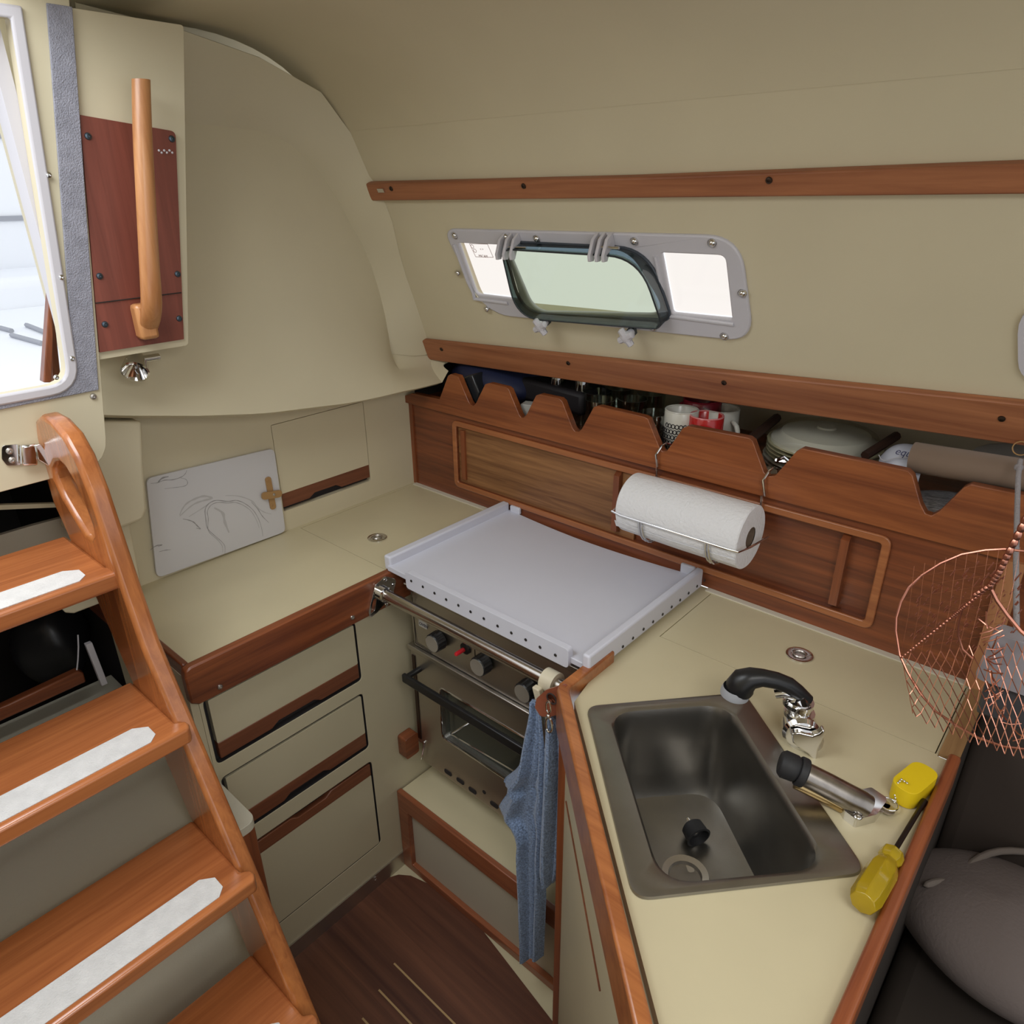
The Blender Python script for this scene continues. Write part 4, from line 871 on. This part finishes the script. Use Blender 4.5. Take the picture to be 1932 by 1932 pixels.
# wipes packet
wc = A(1695, 862, 'Y', .075)
wp = thing('wipes_packet', 'soft white packet with dark blue lettering lying left of the cardboard tube', 'packet', (wc.x + .03, .1, SZ))
UW = V(1, 0, 0); VW = V(0, .45, .89).normalized()
wrow = []
x0, x1 = A(1658, 860, 'Y', .07).x, 1.24
x1 = 1.205
for j in range(11):
    v = j / 10; t = PI * v
    wrow.append([V(x0 + (x1 - x0) * u + .012 * (1 - math.sin(t)) * (1 - u), .040 + .085 * v, .316 + .028 * max(0, math.sin(min(t, PI) * .98)) ** .6 - .03 * (1 - u) ** 6) for u in [k / 12 for k in range(13)]])
wrow = [[V(p.x, .040, .284) for p in wrow[0]]] + wrow
part('packet_body', M().grid(wrow), mat('white_film', (.52, .53, .60), .3, bump=.2, bs=25), wp, thick=.002, subd=1)
tp = A(1686, 857, 'Y', .045); txt('equate', .0165, A(1687, 856, 'Y', .042), (1, -.02, -.05), VW, INK, wp, shear=.25)
part('seal_line', M().tube([A(x, y, 'Y', .043) for x, y in ((1658, 858), (1662, 866), (1670, 870), (1690, 864), (1712, 862))], .0007, 5), WHITEP, wp)
tA, tB = V(1.192, .055, .318), V(1.46, .040, .300)
tA = A(1722, 862, 'Y', .04); tB = A(1932, 897, 'Y', .03); dT = (tB - tA).normalized()
single('cardboard_tube', M().tube([tA, tA.lerp(tB, .5), tB + dT * .06], .0235, 28, cap=False), CARD, 'bare brown cardboard tube resting on the shelf behind the last notch', 'tube', thick=.0015)
single('woven_placemat', blob((A(1757, 945, 'Y', .03).x + .02, .075, SZ + .020), .07, .055, .022, .1, 4), mat('woven_grey', (.30, .29, .30), .9, bump=1., bs=60, var=.6, vs=90, stretch=(1, 5, 5)), 'rolled grey woven mat under the cardboard tube', 'mat')
single('plastic_bag', blob((1.36, .17, .31), .11, .05, .05, .3, 5), mat('film', (.5, .5, .5), .3, alpha=.5), 'crumpled clear plastic bag behind the cardboard tube', 'bag')
# dark things at the left end
single('navy_pouch', blob((.20, .13, .300), .15, .09, .062, .2, 1), NAVY, 'soft navy blue pouch at the left end of the shelf', 'pouch', subd=1)
single('black_case', M().obox((.40, .14, .292), (.19, 0, -.01), (0, .1, 0), (0, 0, .055)), mat('black_case', (.016, .013, .015), .6), 'black flat case on the shelf between the pouch and the shakers', 'case', bevel=.01)
bq = [A(x, y, 'Y', .012) for x, y in ((872, 712), (890, 706), (904, 742), (899, 762), (891, 764))]
single('black_holder', M().poly3(bq, V(0, .06, 0)), mat('black_gloss', (.02, .022, .025), .25), 'black plastic holder standing in the first notch of the shelf', 'holder', bevel=.004)
single('small_white_box', M().obox(A(998, 776, 'Y', .035), (.028, .01, 0), (-.01, .03, 0), (0, 0, .04)), mat('box_white', (.50, .50, .47), .6), 'small white box showing in the second notch', 'box', bevel=.001)
# ================================================================ MARBLE-PATTERN BOARD on the aft wall
wb = [A(x, y, 'X', .004) for x, y in ((274, 902), (515, 845), (537, 1002), (294, 1090))]
U_ = (wb[1] - wb[0]).normalized(); pw = [((p - wb[0]).y, (p - wb[0]).z) for p in wb]
mb_ = thing('serving_board', 'white board with grey marble swirls standing on the counter against the aft wall', 'board', (0.004, -.55, .0))
mm, t, p_ = nodes('marble_swirl'); tc = t.nodes.new('ShaderNodeTexCoord')
p_.inputs['Base Color'].default_value = (.60, .59, .60, 1); p_.inputs['Roughness'].default_value = .3
part('board', M().prism(rnd(pw, .014, 5), V(.003, wb[0].y, wb[0].z), V(0, 1, 0), V(0, 0, 1), .006), mm, mb_, bevel=.001)
VN = mat('marble_vein', (.30, .29, .29), .35); VL = mat('marble_vein_pale', (.47, .46, .46), .35)
def vein(pts, r_, m_):
    q = []
    for k in range(len(pts) - 1):
        for u in (0, .25, .5, .75):
            p0, p1, p2, p3 = (Vector(pts[max(k - 1, 0)]), Vector(pts[k]), Vector(pts[k + 1]), Vector(pts[min(k + 2, len(pts) - 1)]))
            q.append(.5 * ((2 * p1) + (p2 - p0) * u + (2 * p0 - 5 * p1 + 4 * p2 - p3) * u * u + (3 * p1 - p0 - 3 * p2 + p3) * u ** 3))
    q.append(Vector(pts[-1])); P_ = [A(p.x, p.y, 'X', .0090) for p in q]; m = M(); n = len(P_); L_, R_ = [], []
    for k, p in enumerate(P_):
        d = (P_[min(k + 1, n - 1)] - P_[max(k - 1, 0)]).normalized(); w = V(1, 0, 0).cross(d) * r_ * (.35 + .65 * math.sin(PI * (k + .5) / n) * (1 + .4 * math.sin(k * 1.7)))
        L_.append(p + w + V(.0003, 0, 0)); R_.append(p - w + V(.0003, 0, 0))
    part('vein', m.grid([L_, R_]), m_, mb_)
vein([(424, 1045), (424, 1030), (416, 1020), (402, 1008), (391, 996), (388, 978), (387, 961), (394, 950), (408, 944), (430, 946), (446, 944), (462, 950), (478, 963), (488, 980), (493, 995), (496, 1012)], .0008, VN)
vein([(420, 1043), (419, 1030), (410, 1018), (396, 1006), (392, 996), (393, 978), (391, 966), (397, 954), (410, 948), (430, 949), (444, 948), (460, 954), (474, 965), (484, 982), (489, 996)], .0006, VN)
vein([(339, 972), (343, 962), (352, 950), (368, 941), (385, 936), (400, 940), (385, 944), (368, 950), (354, 960), (339, 974)], .0022, VL)
vein([(345, 979), (355, 981), (365, 985), (372, 992), (378, 998), (370, 996)], .0011, VN)
vein([(356, 975), (380, 960), (392, 952)], .001, VL)
vein([(425, 935), (450, 936), (475, 945), (486, 958), (498, 966), (512, 970)], .0012, VL)
vein([(474, 947), (486, 960), (495, 974), (507, 986)], .0008, VN)
vein([(284, 912), (296, 911), (310, 906), (326, 905), (342, 900), (350, 893), (352, 887)], .0008, VN)
vein([(298, 910), (306, 902), (318, 899)], .0016, VN)
vein([(310, 922), (328, 920), (348, 917), (354, 911), (350, 904), (341, 902)], .0006, VN)
vein([(283, 1038), (294, 1030), (306, 1028), (298, 1031)], .001, VN)
vein([(300, 1041), (312, 1038), (322, 1037)], .0008, VN)
vein([(404, 958), (420, 968), (424, 985), (432, 1005)], .003, VL)
tl = thing('turn_latch', 'small brass coloured cross latch holding the marble board', 'latch', A(512, 932, 'X', .01))
a0, a1 = A(505, 905, 'X', .0095), A(514, 955, 'X', .0095)
def capsule(a, b, w, th, nx=V(1, 0, 0)):
    d = (b - a).normalized(); n_ = nx.cross(d); L_ = (b - a).length
    return M().prism(rnd([(-w, -w), (L_ + w, -w), (L_ + w, w), (-w, w)], w * .98, 5), a, d, n_, th * (1 if d.cross(n_).dot(nx) > 0 else -1))
part('keeper', capsule(a0, a1, .007, .004), BRASS, tl, bevel=.001)
part('turn_button', capsule(A(499, 935, 'X', .014), A(524, 931, 'X', .014), .0085, .005), BRASS, tl, bevel=.001)
for q in ((505, 906), (513, 953)): part('screw', M().screw(A(*q, 'X', .0136), (1, 0, 0), .003), BRASS, tl)
part('screw', M().screw(A(517, 933, 'X', .0192), (1, 0, 0), .0035), STEEL, tl)
# ================================================================ COMPANIONWAY LADDER
la = thing('companionway_ladder', 'varnished teak companionway ladder with white grip strips', 'ladder', (.6, -1.15, -.855))
def fx_(z): return .42 + (.12 - z) * .485
def bx_(z): return .253 + (.155 - z) * .475
tp_ = [(.196, .41), (.192, .30), (.20, .243)]
so_ = [(.872, -.855), (.735, -.855)] + [(bx_(z), z) for z in (-.6, -.3, .0, .155)] + [(.205, .243), (.178, .29), (.180, .34), (.196, .405), (.212, .432), (.245, .446), (.285, .445), (.325, .432), (.352, .405), (.372, .355), (.388, .27), (.402, .20), (fx_(.12), .12), (fx_(0), .0), (fx_(-.3), -.3)]
slot = rnd([(.222, .318), (.222, .355), (.250, .378), (.290, .372), (.330, .330), (.338, .285), (.322, .262), (.280, .262)], .012, 3)
slot = [A(x, y, 'Y', -.902) for x, y in ((103, 873), (98, 885), (103, 905), (118, 938), (140, 975), (160, 1008), (172, 1019), (176, 1010), (172, 988), (160, 955), (142, 915), (124, 884), (112, 872))]
slot = [(p.x, p.z) for p in slot]
part('stringer', M().prism(so_, V(0, -.874, 0), V(1, 0, 0), V(0, 0, 1), .028, [slot]), LADZ, la, bevel=.007, seg=3)
part('stringer', M().prism(so_, V(0, -1.426, 0), V(1, 0, 0), V(0, 0, 1), .028, [slot]), LADZ, la, bevel=.007, seg=3)
for i in range(5):
    z = .235 - i * .225; xf = .385 + i * .118; xb = xf - (.19 if i == 0 else .18)
    x_b = xb
    tr = part('tread', M().prism([(x_b, -1.425), (xf, -1.425), (xf, -.893), (xf - .01, -.888), (xf - .022, -.889), (xf - .03, -.901), (x_b, -.901)], V(0, 0, z - .028), V(1, 0, 0), V(0, 1, 0), .028), LADX, la, bevel=.008, seg=4)
    gy = -.932
    part('grip_strip', M().prism([(xf - .062, -1.37), (xf - .062, gy - .018), (xf - .048, gy), (xf - .024, gy), (xf - .012, gy - .012), (xf - .012, -1.37)], V(0, 0, z + .0002), V(1, 0, 0), V(0, 1, 0), .001), GRIP, tr, label='white non-slip strip')
lb = thing('ladder_bracket', 'chrome ladder bracket screwed to the cream surround by the ladder top', 'bracket', A(40, 858, 'X', .205))
q = [A(x, y, 'X', .2005) for x, y in rnd([(2, 840), (38, 837), (40, 877), (12, 878), (2, 865)], 8, 3)]
part('wall_plate', M().poly3(q, V(.003, 0, 0)), CHROME, lb, bevel=.001)
q = [A(x, y, 'X', .206) for x, y in ((36, 838), (66, 835), (68, 876), (38, 877))]
part('sleeve', M().poly3(q, V(.010, 0, 0)), CHROME, lb, bevel=.003)
part('arm', M().poly3([A(x, y, 'X', .213) for x, y in ((64, 838), (74, 836), (94, 862), (90, 878), (70, 866))], V(.006, 0, 0)), CHROME, lb, bevel=.001)
for x, y in ((18, 851), (23, 868)): part('screw', M().screw(A(x, y, 'X', .2036), (1, 0, 0), .005), STEEL, lb)
# ================================================================ ENGINE COVER AND DARK BAY
ec = thing('engine_cover', 'cream non-skid engine cover with rounded corner and teak post behind the ladder', 'engine cover', (.3, -1.1, -.855))
SP = rnd([(-.13, -1.42), (.487, -1.42), (.487, -.816), (-.13, -.816)], [0, 0, .022, 0], 6)
part('top', M().prism(SP, V(0, 0, -.268), V(1, 0, 0), V(0, 1, 0), .018), SLAB, ec, bevel=.002)
part('front', M().box(.455, .47, -1.42, -.85, -.855, -.268), SLAB, ec)
part('side', M().box(-.1, .44, -.845, -.83, -.855, -.268), DARKB, ec)
part('corner_post', M().prism([(.455, -.848), (.482, -.848), (.482, -.820), (.345, -.820), (.345, -.834), (.455, -.834)], V(0, 0, -.855), V(1, 0, 0), V(0, 1, 0), .587), TZ, ec, label='teak corner post', bevel=.003)
part('edge_band', M().prism(rnd([(.30, -1.41), (.481, -1.41), (.481, -.822), (.30, -.822)], [0, 0, .02, 0]), V(0, 0, -.295), V(1, 0, 0), V(0, 1, 0), .027), TX, ec)
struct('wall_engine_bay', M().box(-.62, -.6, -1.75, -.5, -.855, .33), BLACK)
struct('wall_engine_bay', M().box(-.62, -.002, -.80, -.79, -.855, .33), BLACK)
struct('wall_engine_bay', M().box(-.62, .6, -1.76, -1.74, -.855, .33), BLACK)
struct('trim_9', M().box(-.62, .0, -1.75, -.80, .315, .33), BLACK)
p = A(0, 956, 'X', .05); q = A(60, 1000, 'X', .05)
struct('trim_10', M().poly3([A(x, y, 'X', .04) for x, y in ((-80, 958), (0, 953), (110, 950), (112, 957), (0, 962), (-80, 968))], V(-.01, 0, 0)), CREAM)
struct('trim_10', M().poly3([A(x, y, 'X', .0) for x, y in ((-80, 1040), (0, 1010), (60, 992), (125, 975), (180, 960), (180, 1090), (0, 1130), (-80, 1150))], V(-.01, 0, 0)), mat('grey_cream', (.40, .36, .29), .6))
single('bay_ledge', M().poly3([A(x, y, 'X', -.05) for x, y in ((-100, 1372), (0, 1336), (148, 1266), (158, 1270), (163, 1287), (0, 1362), (-100, 1400))], V(-.02, 0, 0)), TY, 'teak ledge strip along the back of the engine cover', 'ledge', bevel=.003)
single('cream_box', M().poly3([A(x, y, 'X', .02) for x, y in ((106, 1137), (178, 1108), (192, 1138), (140, 1158), (124, 1157))], V(-.08, 0, 0)), CREAM, 'cream moulded bracket glimpsed under the top tread', 'bracket', bevel=.003)
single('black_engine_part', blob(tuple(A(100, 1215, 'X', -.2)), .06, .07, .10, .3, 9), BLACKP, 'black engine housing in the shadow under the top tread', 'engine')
tq = [A(166, 1213, 'X', -.02), A(196, 1290, 'X', -.02)]
single('white_channel', M().obox((tq[0] + tq[1]) / 2, (tq[1] - tq[0]), V(0, .012, 0), V(.012, 0, 0)), WHITEP, 'white plastic channel rising from the engine cover', 'channel', bevel=.001)
single('cable', M().tube([A(x, y, 'X', -.03) for x, y in ((147, 1198), (148, 1220), (147, 1245), (145, 1264))], .0015, 6), WHITEP, 'thin white cord hanging in the dark under the top tread', 'cord')
# ================================================================ HANGING COPPER WIRE BASKET
hb_ = thing('hanging_wire_basket', 'copper wire hanging basket with woven net at the right edge', 'basket', A(1880, 1220, 'Y', -.26))
pts2 = [(1932, 1040), (1895, 1036), (1860, 1038), (1815, 1046), (1775, 1063), (1740, 1085), (1715, 1108), (1700, 1135), (1691, 1165), (1690, 1190), (1697, 1235), (1712, 1268), (1735, 1307), (1765, 1342), (1800, 1366), (1845, 1392), (1895, 1409), (1945, 1415), (1990, 1400)]
RG = [A(x, y, 'Y', -.20 - .09 * max(0, (y - 1040)) / 370) for x, y in pts2]
part('large_ring', M().tube(RG, .0017, 7), COPPER, hb_)
def bead(name, pts, Y, r0, r1, n):
    m = M(); P_ = [A(x, y, 'Y', Y) for x, y in pts]
    for i in range(n):
        u = i / (n - 1) * (len(P_) - 1); k = min(int(u), len(P_) - 2); c = P_[k].lerp(P_[k + 1], u - k); d = (P_[k + 1] - P_[k]).normalized()
        rr_ = r0 + (r1 - r0) * i / (n - 1); q = d + V(.0, 0, .5) * (1 if i % 2 else -1) * .35
        m.lathe([(0, -rr_ * 1.9), (rr_ * .8, -rr_), (rr_, 0), (rr_ * .8, rr_), (0, rr_ * 1.9)], c, q, n=7)
    part(name, m, COPPER, hb_)
bead('woven_edge', ((1936, 980), (1905, 1040), (1885, 1080), (1868, 1105), (1840, 1122)), -.30, .0045, .003, 17)
bead('woven_edge', ((1868, 1105), (1822, 1143), (1795, 1165), (1745, 1205), (1702, 1240)), -.27, .0024, .0016, 34)
part('small_ring', M().tube([A(x, y, 'Y', -.27) for x, y in ((1815, 1150), (1808, 1175), (1808, 1200), (1816, 1225), (1835, 1243))], .0014, 6), COPPER, hb_)
part('tier_ring', M().tube([A(x, y, 'Y', -.30) for x, y in ((1870, 1112), (1880, 1132), (1900, 1160), (1925, 1190), (1960, 1220))], .0024, 6), COPPER, hb_)
# hex mesh bag: wires between two families of curves, hanging from the ring
def mesh_pt(u, v):
    # u across 0..1 (left to right), v down 0..1
    x = 1700 + 255 * u; top = 1245 - 40 * u; bot = 1345 + 95 * u ** .7
    l = 1235 - 30 * u; y = l + (bot - l) * v
    return A(x + 22 * v * (1 - u), y, 'Y', -.235 - .06 * v - .05 * u)
nw = M(); nu, nv = 14, 9; rj = random.Random(3); J = {}
for i in range(nu + 2):
    for j in range(nv + 1):
        J[i, j] = mesh_pt(min(1, max(0, (i - .5 * (j % 2) + rj.uniform(-.12, .12)) / nu)), (j + rj.uniform(-.12, .12)) / nv)
for i in range(nu + 1):
    for j in range(nv):
        nw.tube([J[i, j], J[i, j + 1]], .0006, 4, cap=False)
        k = i + 1 if j % 2 == 0 else i - 1
        if 0 <= k <= nu + 1: nw.tube([J[i, j], J[k, j + 1]], .0006, 4, cap=False)
part('net', nw, COPPER, hb_)
nb = M()
for k in range(150):      # loose wire bits put in for the glints on the upper net
    u = rj.random(); v = rj.random() ** .8
    x = 1720 + 210 * u; y = 1060 + 170 * v
    if (x - 1900) ** 2 / 205 ** 2 + (y - 1225) ** 2 / 180 ** 2 > .95: continue
    c = A(x, y, 'Y', -.22 - .04 * v); L_ = rj.uniform(.001, .004) * (2.4 if v < .25 else 1)
    nb.tube([c - V(.3, 0, 1) * L_, c + V(.3, 0, 1) * L_], .0009 if v < .2 else .0007, 5)
part('net_glints', nb, COPPER, hb_)
nh = M()
for k in range(11):
    a = J[k, 0]; b = A(1725 + k * 20, 1068 - 6 * k + .6 * (k * k) * .4, 'Y', -.21); nh.tube([a, a.lerp(b, .5) + V(.003, -.006, 0), b], .00022, 4, cap=False)
for k in range(8):
    y = 1090 + k * 19; nh.tube([A(1712 - 8 * math.sin(k * .4) + abs(k - 3) * 2, y, 'Y', -.23), A(1800, y - 14, 'Y', -.235), A(1900, y - 30, 'Y', -.24)], .00022, 4, cap=False)
part('upper_net', nh, COPPER, hb_)
rb = M()
for k in range(26):
    u = k / 25; c = A(1862 + 30 * math.sin(u * 7) * .4 + 60 * u * u, 1170 + 220 * u, 'Y', -.29); d = V(rj.uniform(-1, 1), rj.uniform(-1, 1), rj.uniform(-1, 1)).normalized() * .012
    rb.tube([c - d, c + V(0, -.004, 0), c + d], .0009, 5)
part('bunched_wire', rb, COPPER, hb_)
single('grey_cord', M().tube([A(1925, 868, 'Y', -.005), A(1921, 900, 'Y', -.03), A(1919, 960, 'Y', -.06), A(1917, 1060, 'Y', -.16), A(1918, 1190, 'Y', -.24)], .0034, 10).ball(A(1922, 882, 'Y', -.012), .006), ROPE, 'grey braided cord hanging from a small ring by the lower rail', 'cord')
single('hook_ring', M().tube([A(1926, 846, 'Y', .01) + V(.010 * math.cos(t), 0, .010 * math.sin(t)) for t in [k * PI / 10 for k in range(20)]], .0009, 6, closed=True), BRASS, 'small thin brass ring holding the grey cord', 'ring')
b0 = A(1925, 1195, 'Y', -.245)
bo = thing('white_bottle', 'white plastic bottle with dark base hanging in the wire basket', 'bottle', b0 + V(0, 0, -.12))
part('bottle', M().prism(rnd([(-.03, -.07), (.06, -.07), (.06, 0), (-.026, 0)], .01), b0 + V(0, .01, 0), V(1, 0, 0), V(0, 0, 1), .03), mat('milky', (.30, .285, .31), .4), bo, bevel=.006, seg=3)
part('dark_base', M().box(b0.x - .018, b0.x + .06, b0.y - .01, b0.y + .008, b0.z - .125, b0.z - .072), mat('smoke', (.06, .06, .065), .3), bo, bevel=.004)
# ---------------------------------------------------------------- lift everything to the cabin sole
for o in list(S.objects):
    if o.parent is None and o.type not in ('CAMERA', 'LIGHT'): o.location.z += ZC
